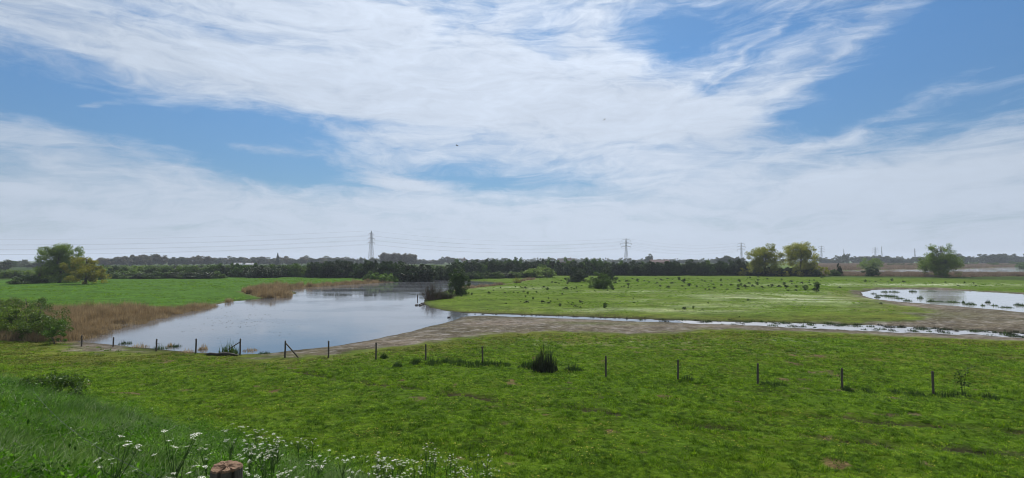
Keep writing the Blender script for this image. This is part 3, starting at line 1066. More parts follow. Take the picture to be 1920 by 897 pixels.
def shrub(i, px, D, wid, h, name, label, group=None, cat='shrub', rz=None):
    cm, tm, w_, h_ = SH[i]
    x = (px - 960) / F * D
    t = empty(name, (x, D, H(x, D) - 0.05), random.uniform(0, 6.28) if rz is None else rz, (wid / w_, wid / w_, h / h_))
    tag(t, label, cat, group)
    meshobj('stem', tm, t); meshobj('foliage', cm, t)
    return t


def belt(p0, p1, D0, D1, hh, wid, step, kinds, label, group, jit=4, name='hedge_shrub'):
    rg = random.Random(int(p0 * 3 + p1))
    n = max(int((p1 - p0) / step), 1)
    for i in range(n + 1):
        t = i / n
        px = p0 + (p1 - p0) * t + rg.uniform(-.3, .3) * step
        D = D0 + (D1 - D0) * t + rg.uniform(-jit, jit)
        shrub(rg.choice(kinds), px, D, wid * rg.uniform(.85, 1.2), (hh(t) if callable(hh) else hh) * rg.uniform(.88, 1.12), name, label, group)


belt(36, 210, 150, 190, 2.6, 6, 9, [6, 3, 4], 'low fresh green scrub edging the left field', 'low scrub at the left field edge', 3)
belt(-60, 80, 190, 200, 3.4, 8, 14, [3, 5], 'dull green scrub at the left edge', 'scrub at the left edge')
belt(190, 860, 330, 330, 4.0, 13, 9, [3, 4, 5, 0], 'dull green scrub of the farther belt', 'second scrub belt', 12)
belt(196, 410, 205, 215, 4.8, 8, 10, [3, 5, 4, 3], 'mid green scrub behind the left field', 'scrub behind the left field')
belt(190, 400, 192, 192, 2.8, 8, 16, [0, 3], 'low dark scrub behind the left field', 'low scrub behind the left field', 2)
belt(400, 600, 212, 210, 5.6, 8, 10, [0, 3, 3, 4], 'green scrub above the left field middle', 'scrub above the field middle')
belt(590, 745, 205, 190, 7.2, 8, 8, [0, 1, 2], 'dark tall shrub in the pylon belt', 'dark shrubs under the pylon')
belt(480, 510, 200, 200, 5.6, 9, 14, [0, 1], 'dark shrub amid lighter scrub', 'dark shrubs above the left field')
belt(745, 795, 178, 176, 7.6, 9, 9, [0, 1, 2], 'black green shrub at the far water end', 'black green shrubs at the far water end', 3)
belt(700, 742, 172, 172, 3.6, 6, 10, [6, 4], 'light shrub at the reed band end', 'light shrubs at the reed band end', 2)
belt(800, 835, 235, 232, 4.6, 7, 9, [3, 4], 'mid green shrub behind the water arm', 'shrubs behind the water arm')
belt(826, 858, 190, 190, 6.6, 7, 10, [0, 1], 'round dark shrub beside the gap', 'round dark shrubs beside the gap', 2)
belt(860, 1400, 238, 232, 7.1, 8, 9.5, [0, 1, 2, 0, 1, 3], 'dark hawthorn in the long hedge', 'hawthorns of the long hedge', 3)
belt(868, 1130, 246, 246, 7.8, 8, 13, [2, 3], 'taller shrub peeping over the hedge', 'taller shrubs behind the hedge', 3)
belt(870, 1010, 186, 200, 2.9, 6, 9, [4, 3, 0], 'low pale topped shrub by the water arm', 'low shrubs along the water arm', 2)
belt(1410, 1528, 226, 222, 4.2, 6, 8, [0, 1], 'dark shrub under the tree pair', 'dark shrubs under the tree pair', 2)
shrub(5, 1000, 200, 11, 4.4, 'willow_shrub', 'broad rounded pale green shrub at the near end of the water arm belt')
shrub(5, 1022, 206, 11, 4.9, 'willow_shrub', 'tallest rounded pale shrub before the long hedge, left of the peninsula bushes')
shrub(7, 1395, 228, 6, 4.2, 'willow_shrub', 'yellowish shrub between the hedge end and the tree pair')
shrub(7, 1468, 222, 5, 2.6, 'willow_shrub', 'small olive shrub in the gap of the tree pair')
shrub(7, 1538, 222, 7, 4.6, 'willow_shrub', 'small olive shrub right of the tree pair')
shrub(1, 1632, 217, 6.6, 4.6, 'hawthorn_shrub', 'round dark bush before the reeds, left of the big bare topped tree')
shrub(3, 1565, 222, 5, 3.2, 'hawthorn_shrub', 'small dark bush with a thin top before the reeds, right of the tree pair')
shrub(1, 1573, 224, 2.4, 6.0, 'hawthorn_shrub', 'narrow dark upright bush sticking up from the reeds')
for px, D, wd_, h in [(1671, 520, 9, 4.5), (1682, 540, 6, 4), (1690, 520, 7, 4), (1708, 530, 8, 4)]:
    shrub(3, px, D, wd_, h, 'far_shrub', 'small green bush on the far meadow', 'bushes on the far meadow')
for px, D, wd_, h in [(1805, 600, 14, 5), (1830, 640, 14, 5), (1866, 560, 16, 5), (1900, 560, 20, 6), (1915, 520, 14, 6), (1935, 430, 22, 8)]:
    shrub(3, px, D, wd_, h, 'far_shrub', 'bush beyond the right hand reeds', 'bushes beyond the right reeds')

# ------------------------------------------------------------------ solitary trees
x = (113 - 960) / F * 158
tree('willow_tree', (x, 158, H(x, 158)), 16, 12.3, 0.2, M['willow'], 11, 'large spreading green tree with forked dark trunks at the left field edge', r0=.5, ncl=190, nleaf=36000, leaf=.18,
     multi=3, nlimb=12, gap=.5, clump=.8, lobes=[(-.5, 0, .66, .42), (-.1, 0, .76, .46), (.28, 0, .70, .5), (.55, 0, .45, .45), (.1, 0, .35, .6), (-.45, 0, .25, .45), (.5, 0, .2, .5), (0, 0, .15, .8)])
x = (163 - 960) / F * 148
tree('willow_tree', (x, 148, H(x, 148)), 11.5, 9.0, 0.0, M['yellow'], 12, 'golden yellow tree leaning out right of the large green tree', r0=.3, ncl=80, nleaf=16000, leaf=.16,
     nlimb=6, clump=.8, lobes=[(-.45, 0, .62, .6), (0, 0, .5, .7), (.45, 0, .34, .6), (0, 0, .2, .9)])
x = (76 - 960) / F * 156
b = MB()
for k in range(4):
    a0 = -0.3 + k * .25
    b.tube([(0, 0, -.1), (a0 * .8, 0, 2.4), (a0 * 2 - .4, .2, 4.6 + k * .4)], [.14, .09, .02], 5)
t = tag(empty('dead_tree', (x, 156, H(x, 156))), 'bare dead forked stem left of the large green tree', 'tree')
meshobj('trunk', b.mesh('trunk', M['bark'], True), t)
x = (1434 - 960) / F * 224
tree('poplar_tree', (x, 224, H(x, 224)), 18, 14.6, 0.3, M['olive'], 21, 'left tree of the yellow green pair at the end of the hedge', r0=.4, ncl=170, nleaf=30000, leaf=.2,
     multi=3, nlimb=12, gap=.5, clump=.8, lobes=[(-.42, 0, .55, .52), (.1, 0, .74, .5), (.42, 0, .5, .5), (0, 0, .3, .8), (-.4, 0, .25, .5)])
x = (1499 - 960) / F * 222
tree('poplar_tree', (x, 222, H(x, 222)), 17, 15.0, 0.3, M['olive'], 23, 'right tree of the yellow green pair, round topped with open crown', r0=.4, ncl=170, nleaf=30000, leaf=.2,
     multi=3, nlimb=12, gap=.5, clump=.8, lobes=[(-.35, 0, .68, .52), (.1, 0, .74, .5), (.42, 0, .6, .52), (0, 0, .35, .8), (.4, 0, .25, .5)])
x = (1762 - 960) / F * 210
tree('alder_tree', (x, 210, H(x, 210)), 16.5, 15.2, 0.0, M['willow'], 25, 'big round solitary tree with bare twiggy top behind the right pond', r0=.5, ncl=200, nleaf=36000, leaf=.17,
     multi=5, nlimb=22, gap=.5, clump=.75, lobes=[(0, 0, .6, .7), (-.5, 0, .42, .5), (.5, 0, .42, .5), (0, 0, .35, .9), (-.3, 0, .25, .6), (.3, 0, .25, .6)])
x = (1633 - 960) / F * 330
tree('willow_tree', (x, 330, H(x, 330)), 14, 9.8, 0.1, M['willow'], 27, 'rounded pale willow behind the round dark bush beyond the reeds', r0=.4, ncl=80, nleaf=11000, leaf=.24)
# peninsula bushes
x, y, z = hit(857, 553)
tree('hawthorn_bush', (x, y, z), 5.0, 5.2, 0.0, M['hedge2'], 31, 'upright dense green bush on the left tip of the peninsula', 'bush', r0=.1, ncl=60, nleaf=11000, leaf=.12, multi=3, nlimb=5,
     lobes=[(0, 0, .4, 1), (0, 0, .66, .8), (.2, 0, .3, 1), (0, 0, .15, 1.0)])
x, y, z = hit(1084, 529)
tree('hawthorn_bush', (x, y, z), 7.2, 5.0, 0.0, M['hedge'], 32, 'dark rounded bush left of the bush pair on the peninsula', 'bush', r0=.1, ncl=70, nleaf=14000, leaf=.12, multi=3, nlimb=5, lobes=[(0, 0, .55, .85), (0, 0, .3, 1), (.2, 0, .15, 1), (-.2, 0, .15, 1)])
x, y, z = hit(1126, 541)
tree('hawthorn_bush', (x, y, z), 5.8, 4.4, 0.0, M['hedge2'], 33, 'nearer green bush of the pair on the peninsula', 'bush', r0=.1, ncl=70, nleaf=15000, leaf=.10, multi=3, nlimb=5, lobes=[(0, 0, .55, .85), (0, 0, .3, 1), (.2, 0, .15, 1), (-.2, 0, .15, 1)])
x, y, z = hit(1141, 531)
tree('hawthorn_bush', (x, y, z), 5.0, 5.2, 0.0, M['hedge'], 34, 'taller dark bush right behind the nearer bush of the pair', 'bush', r0=.1, ncl=60, nleaf=12000, leaf=.11, multi=3, nlimb=5, lobes=[(0, 0, .55, .85), (0, 0, .3, 1), (.2, 0, .15, 1), (-.2, 0, .15, 1)])


def twiggy(loc, w, h, seed, name, label, n=260, mat=None, leaf=0.06, nleaf=1500, lmat=None):
    rg = random.Random(int(seed))
    b = MB(); tips = []
    for i in range(n):
        a = rg.uniform(0, 6.28); r = rg.random() ** .6
        bx, by = math.cos(a) * r * w * .32, math.sin(a) * r * w * .32
        tx, ty = bx * 1.6 + rg.uniform(-.1, .1) * w, by * 1.6 + rg.uniform(-.1, .1) * w
        hh = h * rg.uniform(.45, 1) * (1 - .45 * r)
        b.tube([(bx, by, 0), ((bx + tx) / 2, (by + ty) / 2, hh * .55), (tx, ty, hh)], [.02, .014, .006], 3, cap=False)
        tips.append((tx, ty, hh))
    t = tag(empty(name, loc), label, 'bush')
    meshobj('stem', b.mesh('stem', M['twig']), t)
    rgn = np.random.default_rng(seed)
    c = np.array(tips)[rgn.integers(len(tips), size=nleaf)] * rgn.uniform(.3, 1, (nleaf, 1)) + rgn.normal(size=(nleaf, 3)) * .12
    c[:, 2] = np.abs(c[:, 2])
    v, f = leaves_at(c, leaf, rgn)
    meshobj('foliage', mk('foliage', v, f, lmat or M['rush']), t)
    return t


x, y, z = hit(812, 562)
twiggy((x, y, z), 4.6, 3.5, 41, 'bare_scrub_bush', 'brownish half bare scrub at the water edge on the peninsula tip', 420, nleaf=3200, lmat=M['hedge'])
x, y, z = hit(836, 560)
twiggy((x, y, z), 4.0, 2.0, 42, 'bare_scrub_bush', 'low dark scrub between the bare scrub and the upright green bush', 260, nleaf=2200, lmat=M['hedge'])
x, y, z = hit(970, 531)
twiggy((x, y, z), 4.0, 2.2, 43, 'bare_scrub_bush', 'small pale scrub where the narrow water arm ends', 120, nleaf=1200, lmat=M['olive'])
for px, py, s in [(30, 632, 1.0), (58, 636, 1.05), (84, 634, .75), (-10, 630, 1.2), (12, 610, 1.1), (60, 605, 1.0), (-60, 625, 1.3)]:
    x, y, z = hit(px, py)
    t = tree('willow_bush', (x, y, z), 4.8 * s, 3.3 * s, 0, M['willow'] if px < 40 else M['hedge2'], 250 + px, 'scrubby bush in the left thicket', 'bush', 'thicket left of the reeds',
             r0=.09, ncl=46, nleaf=7000, leaf=.075, multi=4, nlimb=6, gap=.5, lobes=[(0, 0, .4, 1), (.3, 0, .3, .8)])
x, y, z = hit(106, 645)
tree('elder_bush', (x, y, z), 2.2, 2.0, 0, M['bright'], 61, 'small bright green bush at the thicket foot by the fence end', 'bush', r0=.04, ncl=26, nleaf=2600, leaf=.06, multi=3, nlimb=4)

# ------------------------------------------------------------------ small shrubs dotted over the peninsula
Z3 = [(705,580,30),(838,575,25),(912,575,20),(948,580,18),(845,605,18),(740,558,15),(1020,645,55),(1075,625,25),(1150,655,40),(1207,655,42),(1278,632,18),(845,665,22),(1300,678,30),(1475,650,38),
      (1430,685,40),(1405,658,20),(1472,698,22),(1680,690,45),(1015,535,40),(1075,540,20),(980,535,18),(1165,525,35),(1195,548,28),(1232,492,22),(1262,490,30),(1290,500,16),(1353,535,45),(1420,545,18),
      (1440,540,18),(1483,515,18),(1745,545,30),(1700,555,18),(1365,495,25),(925,530,16),(1120,505,14),(1310,475,16),(470,600,30),(560,590,20)]
Z4 = [(40,545,28),(20,490,40),(95,480,22),(155,475,28),(170,505,30),(135,527,18),(195,527,18),(248,475,36),(305,473,18),(345,488,20),(408,495,30),(440,515,36),(505,530,38),(545,492,16),(597,462,32),
      (636,482,45),(625,518,32),(686,508,40),(680,460,18),(745,525,25),(652,545,18),(820,545,25),(850,550,20),(755,455,18),(790,475,20),(815,482,22),(885,505,22),(955,515,22),(1005,545,28),(950,475,22),
      (1005,470,16),(1035,508,35),(1103,478,32),(1095,540,36),(1118,512,22),(1160,527,50),(1187,495,36),(1215,520,30),(1262,445,22),(1262,470,22),(1300,530,36),(1350,515,30),(1380,520,36),(1440,520,40),
      (1480,500,34),(1500,530,45),(1515,555,30),(1585,525,36),(1580,555,28),(1660,540,52),(1760,525,45),(1735,560,24),(1770,560,28),(1540,480,30),(1460,470,18),(1690,495,18),(218,658,26),(840,662,22),
      (640,705,40),(718,705,24),(790,718,14),(1178,635,34),(1105,780,18),(565,715,16)]
Z5 = [(55,525,50),(45,557,55),(245,530,36),(30,475,18),(300,470,14),(460,482,24),(495,483,16),(545,482,20),(590,468,10),(650,487,14),(685,472,28),(780,485,26),(1025,492,24),(1135,492,18),(1240,515,26),
      (1295,493,20),(1370,500,18),(1390,518,22),(590,668,28)]
SMALL = [(760 + a / 4.485, 420 + (b_ + s * .35) / 4.485, s / 4.485) for a, b_, s in Z3] + [(1140 + a / 4.485, 420 + (b_ + s * .35) / 4.485, s / 4.485) for a, b_, s in Z4] + \
        [(1520 + a / 4.485, 420 + (b_ + s * .3) / 4.485, s / 4.485) for a, b_, s in Z5]
rg = random.Random(31)
for k in range(46):
    SMALL.append((rg.uniform(1090, 1545), 521 + 22 * rg.random() ** 1.3, rg.uniform(2.5, 6.5)))
for k in range(26):
    SMALL.append((rg.uniform(920, 1200), rg.uniform(530, 575), rg.uniform(2.5, 5)))
SS = []
for i in range(5):
    w_, h_ = [(1.4, 1.2), (1.6, 1.0), (1.2, 1.4), (1.5, 1.3), (1.8, .9)][i]
    cm, cl = crown_mesh('foliage', 500 + i, w_, h_, -0.02, M[['sedge', 'hedge', 'hedge2', 'hedge', 'sedge'][i]], 20, 900, 0.075, lobes=[(0, 0, .45, 1), (.1, 0, .6, .6)])
    tm = trunk_mesh('stem', 500 + i, h_, 0.03, cl, M['bark'], 3, 2, 0.1)
    SS.append((cm, tm, w_, h_))
rg = random.Random(77)
for k, (px, py, s) in enumerate(SMALL):
    x, y, z = hit(px, py)
    wid = s / F * y * 1.2
    cm, tm, w_, h_ = SS[k % 5]
    hz = h_ / w_ * rg.uniform(.55, .9)
    t = empty('thorn_shrub', (x, y, z - .02), rg.uniform(0, 6.28), (wid / w_, wid / w_, wid * hz / h_))
    if py > 560 + 3:
        lab, gr = 'small thorn shrub in nearer peninsula grass', 'thorn shrubs in the nearer peninsula grass'
    elif px > 1530:
        lab, gr = 'tiny dark shrub behind the right pond', 'tiny shrubs behind the right pond'
    elif px < 1180:
        lab, gr = 'small dark shrub on the peninsula', 'small shrubs around the bush pair'
    else:
        lab, gr = 'low dark shrub before the long hedge', 'low shrubs in rows before the hedge'
    tag(t, lab, 'shrub', gr)
    meshobj('stem', tm, t); meshobj('foliage', cm, t)

# ------------------------------------------------------------------ sedge and rush tufts that stand alone
def tuft_thing(name, px, py, wid, h, mat, label, n=120, cat='plant', group=None, width=.02, seed=1, lean=.3, loc=None, nw=None):
    if loc is None:
        x, y, z = hit(px, py)
        z = max(z, WZ)
    else:
        x, y, z = loc
    me = blades_mesh(name, seed, n, wid * .5, h * .45, h * 1.15, width, mat, 3, lean, .45, dome=True)
    o = meshobj(name, me)
    o.location = (x, y, z)
    o.rotation_euler = (0, 0, seed * 1.3)
    return tag(o, label, cat, group)


tuft_thing('rush_clump', 1021, 696, 1.7, 1.7, M['rush'], 'tall dark clump of upright rushes on the fence line', 700, width=.03, seed=3, lean=.12)
tuft_thing('nettle_clump', 994, 690, 1.6, .6, M['sedge'], 'low green clump left against the dark rushes', 400, width=.04, seed=4)
tuft_thing('nettle_clump', 1074, 696, 1.2, .5, M['sedge'], 'low dark clump just right of the dark rushes', 350, width=.04, seed=5)
for i, (px, py, wd_) in enumerate([(812, 683, 1.3), (838, 680, 1), (862, 682, 1.4), (893, 686, 1.5), (915, 685, 1.2), (938, 686, 1.5), (780, 682, .9), (745, 688, .7), (720, 672, .6)]):
    tuft_thing('nettle_clump', px, py, wd_, .42, M['sedge'], 'low nettle patch along the fence', 300, width=.035, seed=10 + i, group='nettles left of the rushes')
for i, (px, py, wd_) in enumerate([(1288, 712, .8), (1440, 722, 1.2), (1460, 724, 1), (1625, 735, .9), (1680, 738, 1), (1720, 742, .9), (1770, 744, 1.3), (1810, 744, 1.5), (1850, 746, 1), (1590, 733, .6)]):
    tuft_thing('nettle_clump', px, py, wd_, .3, M['sedge'], 'low weed patch along the fence', 220, width=.03, seed=30 + i, group='weeds at the right fence posts')
tuft_thing('iris_clump', 428, 664, 1.5, 1.05, M['sedge'], 'upright green iris clump at the water edge beside the braced post', 160, width=.06, seed=50, lean=.15)
for i, (px, py, wd_, h) in enumerate([(381, 661, .8, .6), (300, 655, 1.2, .5), (262, 652, 1.4, .5), (330, 656, 1.0, .4), (318, 655, .6, .4), (235, 648, 1, .4), (470, 664, 1.2, .35), (495, 664, 1.0, .3), (350, 661, 1.2, .35)]):
    tuft_thing('sedge_clump', px, py, wd_, h, M['sedge'] if i % 2 else M['reed'], 'small ragged tuft on the water edge', 130, width=.03, seed=60 + i, group='tufts on the near water edge')
# dry tall weed
x, y, z = hit(1806, 742)
b = MB()
rg = random.Random(4)
for k in range(5):
    ax = rg.uniform(-.12, .12)
    top = (ax * 2.4, rg.uniform(-.15, .15), rg.uniform(.9, 1.5))
    b.tube([(ax * .3, 0, 0), (ax, 0, top[2] * .5), top], [.012, .009, .005], 4)
    for q in range(8):
        s = rg.uniform(.35, 1)
        p0 = Vector((ax * 2.4 * s * s, 0, top[2] * s))
        p1 = p0 + Vector((rg.uniform(-.3, .3), rg.uniform(-.2, .2), rg.uniform(.02, .2)))
        b.tube([p0, p1], [.006, .004], 3)
        b.box(p1, (.05, .03, .05))
tag(meshobj('tall_weed', b.mesh('tall_weed', M['sedge'])), 'thin tall branching weed right of the last fence post', 'plant').location = (x, y, z)
# plants in the right pond and along the stream
q5 = [(590,605,90),(640,610,80),(690,615,90),(750,630,90),(815,650,70),(1010,655,60),(1080,658,110),(1190,662,120),(1340,680,90),(1640,705,110),(1740,685,60),(920,628,50),(530,590,50),(700,575,90),(860,572,60),
      (1020,568,80),(560,620,50),(1490,665,40),(1545,690,50),(1780,690,50),(1285,668,24),(1450,690,40),(620,575,60)]
for i, (a, b_, s) in enumerate(q5):
    px, py = 1520 + a / 4.485, 420 + b_ / 4.485
    x, y = gp(px, py, WZ)
    wid = s / 4.485 / F * y
    tuft_thing('sedge_clump', 0, 0, wid, .42 + .15 * (i % 3), M['sedge'], 'green sedge clump in the right pond', int(60 + wid * 130), width=.045, seed=100 + i,
               group='sedge clumps in the right pond', loc=(x, y, WZ - .05))
rg = random.Random(12)
for i in range(150):
    t = rg.random() ** .7
    px = 1180 + 760 * t
    c = np.interp(px, [850, 1050, 1250, 1420, 1550, 1700, 1800, 1950], [590, 596, 602, 608, 612, 619, 624, 632])
    py = c + (rg.uniform(-5, 5) if i % 2 else rg.uniform(-6.5, -2.5)) * (.6 + t * .5)
    x, y = gp(px, py, WZ)
    wid = rg.uniform(.4, 1.5)
    tuft_thing('sedge_tussock', 0, 0, wid, rg.uniform(.18, .44), M['sedge' if rg.random() < .6 else 'rush'], 'dark sedge tussock in the stream', int(70 + wid * 50), width=.035, seed=200 + i,
               group='tussocks in the stream', loc=(x, y, WZ - .04))
for i in range(26):
    px = 870 + 330 * rg.random()
    c = np.interp(px, [850, 1050, 1250], [588, 593.2, 600])
    x, y = gp(px, c + rg.uniform(-.6, .6), WZ)
    tuft_thing('sedge_tussock', 0, 0, rg.uniform(.3, .8), rg.uniform(.15, .35), M['rush'], 'tiny tussock at the stream start', 50, width=.03, seed=300 + i,
               group='tussocks at the stream start', loc=(x, y, WZ - .03))

# ------------------------------------------------------------------ fence posts
def post_mesh(name, seed, r, h, lean=0.0, n=10):
    rg = random.Random(int(seed))
    b = MB()
    pts = []; rad = []
    for i in range(6):
        t = i / 5
        pts.append((lean * t * h + rg.uniform(-.006, .006), rg.uniform(-.006, .006), -0.25 + t * (h + .25)))
        rad.append(r * (1.05 - .1 * t) * rg.uniform(.95, 1.05))
    b.tube(pts, rad, n)
    b.tube([(pts[-1][0], pts[-1][1], h), (pts[-1][0] + .01, pts[-1][1], h + .018)], [r * .9, r * .55], n)
    return b.mesh(name, M['wood'], False)


POSTS = [(153, 650, .9), (212, 650, .75), (293, 659, .95), (367, 664, 1.15), (450, 667, 1.25), (534, 671, 1.2), (616, 672, 1.2), (705, 674, 1.15), (798, 676, 1.1), (905, 683, 1.15),
         (1136, 708, 1.25), (1271, 713, 1.15), (1421, 720, 1.12), (1579, 730, 1.1), (1750, 739, 1.15), (1945, 752, 1.15)]
lab = {0: 'grey fence post standing leftmost, near the small bright bush', 1: 'short dark post in the shallow water second from the left', 2: 'fence post among the brown tufts at the water edge',
       3: 'fence post against the water left of the iris clump', 4: 'fence post with a rail stub beside the iris clump', 5: 'fence post with a diagonal brace on its right side',
       6: 'fence post before the mud shore, next right of the braced post', 7: 'second fence post right of the braced post', 8: 'third fence post right of the braced post, at the nettle patch',
       9: 'fence post rising from the nettle patches left of the dark rushes', 10: 'tallest fence post, first to the right of the dark rushes', 11: 'second fence post right of the dark rushes',
       12: 'third fence post right of the dark rushes', 13: 'fourth fence post right of the dark rushes', 14: 'fence post beside the tall branching weed', 15: 'last fence post outside the right edge of the view'}
for i, (px, py, h) in enumerate(POSTS[:15]):
    x, y, z = hit(px, py)
    if i in (1,): z = max(z, WZ - .1)
    t = tag(empty('fence_post', (x, y, z)), lab[i], 'fence post', 'posts of the field fence')
    meshobj('shaft', post_mesh('shaft', i, .057, h, [-.02, .03, 0, .01, .0, .02, -.01, 0, .01, -.02, .0, .03, .01, .015, -.005][i]), t)
    if i == 5:
        b = MB(); b.tube([(.05, .02, h * .86), (1.05, .05, -.12)], [.045, .05], 7)
        meshobj('brace', b.mesh('brace', M['wood'], True), t)
    if i == 4:
        b = MB(); b.tube([(-.04, 0, h * .8), (-.95, .1, .45)], [.04, .035], 7)
        meshobj('brace', b.mesh('brace', M['wood'], True), t)
    if i == 2:
        b = MB(); b.tube([(.04, 0, h * .62), (.4, .05, h * .6)], [.018, .012], 5)
        meshobj('rail_stub', b.mesh('rail_stub', M['wood'], True), t)

# the near post with its split end grain
r = ray(425, 874)
tt = 2.85
nx_, ny_, nzt = r[0] * tt, r[1] * tt, CAM_Z + r[2] * tt
gz_ = H(nx_, ny_)
ht = nzt - gz_
t = tag(empty('fence_post', (nx_, ny_, gz_)), 'thick round wooden post with split reddish top among the white flowers', 'fence post')
R = .079
rgp = random.Random(3)
N = 48
prof_r = [R * (1 + .035 * math.sin(k * 2 * math.pi / N * 3 + 1) + rgp.uniform(-.03, .03)) for k in range(N)]
V = []; Fa = []
levels = [-.3, 0, ht * .4, ht * .7, ht * .88, ht * .96, ht - .012]
for li, zz in enumerate(levels):
    for k in range(N):
        a = 2 * math.pi * k / N
        rr = prof_r[k] * (1 + rgp.uniform(-.012, .012))
        # drying crack down the side facing the path
        da = abs(((a - 4.75 + math.pi) % (2 * math.pi)) - math.pi)
        if da < .09: rr *= .72
        da2 = abs(((a - 5.6 + math.pi) % (2 * math.pi)) - math.pi)
        if da2 < .07 and li > 3: rr *= .86
        V.append((math.cos(a) * rr, math.sin(a) * rr, zz + (rgp.uniform(-.004, .004) if li == len(levels) - 1 else 0)))
for li in range(len(levels) - 1):
    for k in range(N):
        k2 = (k + 1) % N
        Fa.append((li * N + k, li * N + k2, (li + 1) * N + k2, (li + 1) * N + k))
meshobj('shaft', mk('shaft', V, Fa, M['wood']), t)
V = []; Fa = []
rings = [1.0, .96, .75, .5, .25]
for ri, q in enumerate(rings):
    for k in range(N):
        a = 2 * math.pi * k / N
        rr = prof_r[k] * q * (1.0 if ri else 1.0)
        da = abs(((a - 4.75 + math.pi) % (2 * math.pi)) - math.pi)
        zz = ht - .012 + (.0 if ri == 0 else .010) + rgp.uniform(-.003, .004) * (ri > 0)
        if da < .09 + .05 * (1 - q) and ri: zz -= .035
        if da < .09 and ri < 2: rr *= .72
        da2 = abs(((a - 5.6 + math.pi) % (2 * math.pi)) - math.pi)
        if da2 < .1 and 0 < ri < 3: zz -= .02
        if math.cos(a) < -.2 and math.sin(a) > .0: zz += .006
        V.append((math.cos(a) * rr, math.sin(a) * rr, zz))
V.append((0, 0, ht - .004))
for ri in range(len(rings) - 1):
    for k in range(N):
        k2 = (k + 1) % N
        Fa.append((ri * N + k, ri * N + k2, (ri + 1) * N + k2, (ri + 1) * N + k))
for k in range(N):
    Fa.append(((len(rings) - 1) * N + k, (len(rings) - 1) * N + (k + 1) % N, len(V) - 1))
meshobj('end_grain', mk('end_grain', V, Fa, M['endgrain']), t)
# wire from the near post away to the left along the dike
b = MB()
p0 = Vector((nx_ - .08, ny_, gz_ + ht - .22)); pw = hit(60, 800)
p1 = Vector((pw[0], pw[1], pw[2] + .75))
pts = [p0.lerp(p1, i / 10) - Vector((0, 0, .18 * math.sin(math.pi * i / 10))) for i in range(11)]
b.tube(pts, .002, 4)
tag(meshobj('fence_wire', b.mesh('fence_wire', M['wire'])), 'thin dark fence wire running left from the thick near post', 'wire')

# post, stones and log at the water
x, y = gp(783, 561, WZ)
o = tag(meshobj('mooring_post', post_mesh('mooring_post', 80, .09, .85)), 'dark stake standing in the water left of the peninsula tip', 'post'); o.location = (x, y, WZ - .05)


def rock(name, px, py, s, label, group=None, mat='log', flat=.6, z=WZ):
    rgq = np.random.default_rng(int(px * 3 + py))
    v = []; f = []
    nu, nv = 9, 6
    for i in range(nv + 1):
        for j in range(nu):
            a = 2 * math.pi * j / nu; e = -math.pi / 2 + math.pi * i / nv
            q = s * (1 + rgq.uniform(-.2, .2))
            v.append((math.cos(a) * math.cos(e) * q, math.sin(a) * math.cos(e) * q, math.sin(e) * q * flat))
    for i in range(nv):
        for j in range(nu):
            j2 = (j + 1) % nu
            f.append((i * nu + j, i * nu + j2, (i + 1) * nu + j2, (i + 1) * nu + j))
    x, y = gp(px, py, z)
    o = meshobj(name, mk(name, v, f, M[mat])); o.location = (x, y, z + s * flat * .3)
    return tag(o, label, 'stone', group)


rock('stone', 781, 573, .26, 'dark stone alone in the water left of the peninsula tip')
rock('stone', 788, 573, .32, 'dark stone left in the touching pair at the peninsula tip')
rock('stone', 792, 571, .36, 'taller dark stone right in the touching pair at the peninsula tip')
x, y, z = hit(395, 667)
b = MB()
b.tube([(-.6, .1, .0), (-.1, .05, .08), (.5, 0, .05), (1.0, -.05, .1), (1.6, .05, .04), (2.1, -.1, .0)], [.05, .13, .11, .17, .12, .05], 9)
o = tag(meshobj('fallen_log', b.mesh('fallen_log', M['log'], True)), 'dark fallen log lying on the shore under the iris clump', 'log'); o.location = (x, y, max(z, WZ) + .02)


def duck(px, py, label, rz=0.0, s=1.0):
    x, y = gp(px, py, WZ)
    V = []; F_ = []
    prof = [(-.26, .09, .01), (-.2, .07, .05), (-.08, .05, .1), (.06, .05, .11), (.16, .06, .08), (.2, .11, .045), (.2, .18, .035), (.22, .235, .045), (.27, .235, .03), (.33, .225, .01)]
    n = 8
    for (a, c, r_) in prof:
        for k in range(n):
            t_ = 2 * math.pi * k / n
            V.append((a * s, math.cos(t_) * r_ * s, (c + math.sin(t_) * r_) * s))
    for i in range(len(prof) - 1):
        for k in range(n):
            k2 = (k + 1) % n
            F_.append((i * n + k, i * n + k2, (i + 1) * n + k2, (i + 1) * n + k))
    o = meshobj('duck', mk('duck', V, F_, M['bird'], True))
    o.location = (x, y, WZ); o.rotation_euler = (0, 0, rz)
    return tag(o, label, 'bird')


duck(842, 596, 'small dark waterbird swimming where the stream leaves the pond', .2, 1.0)


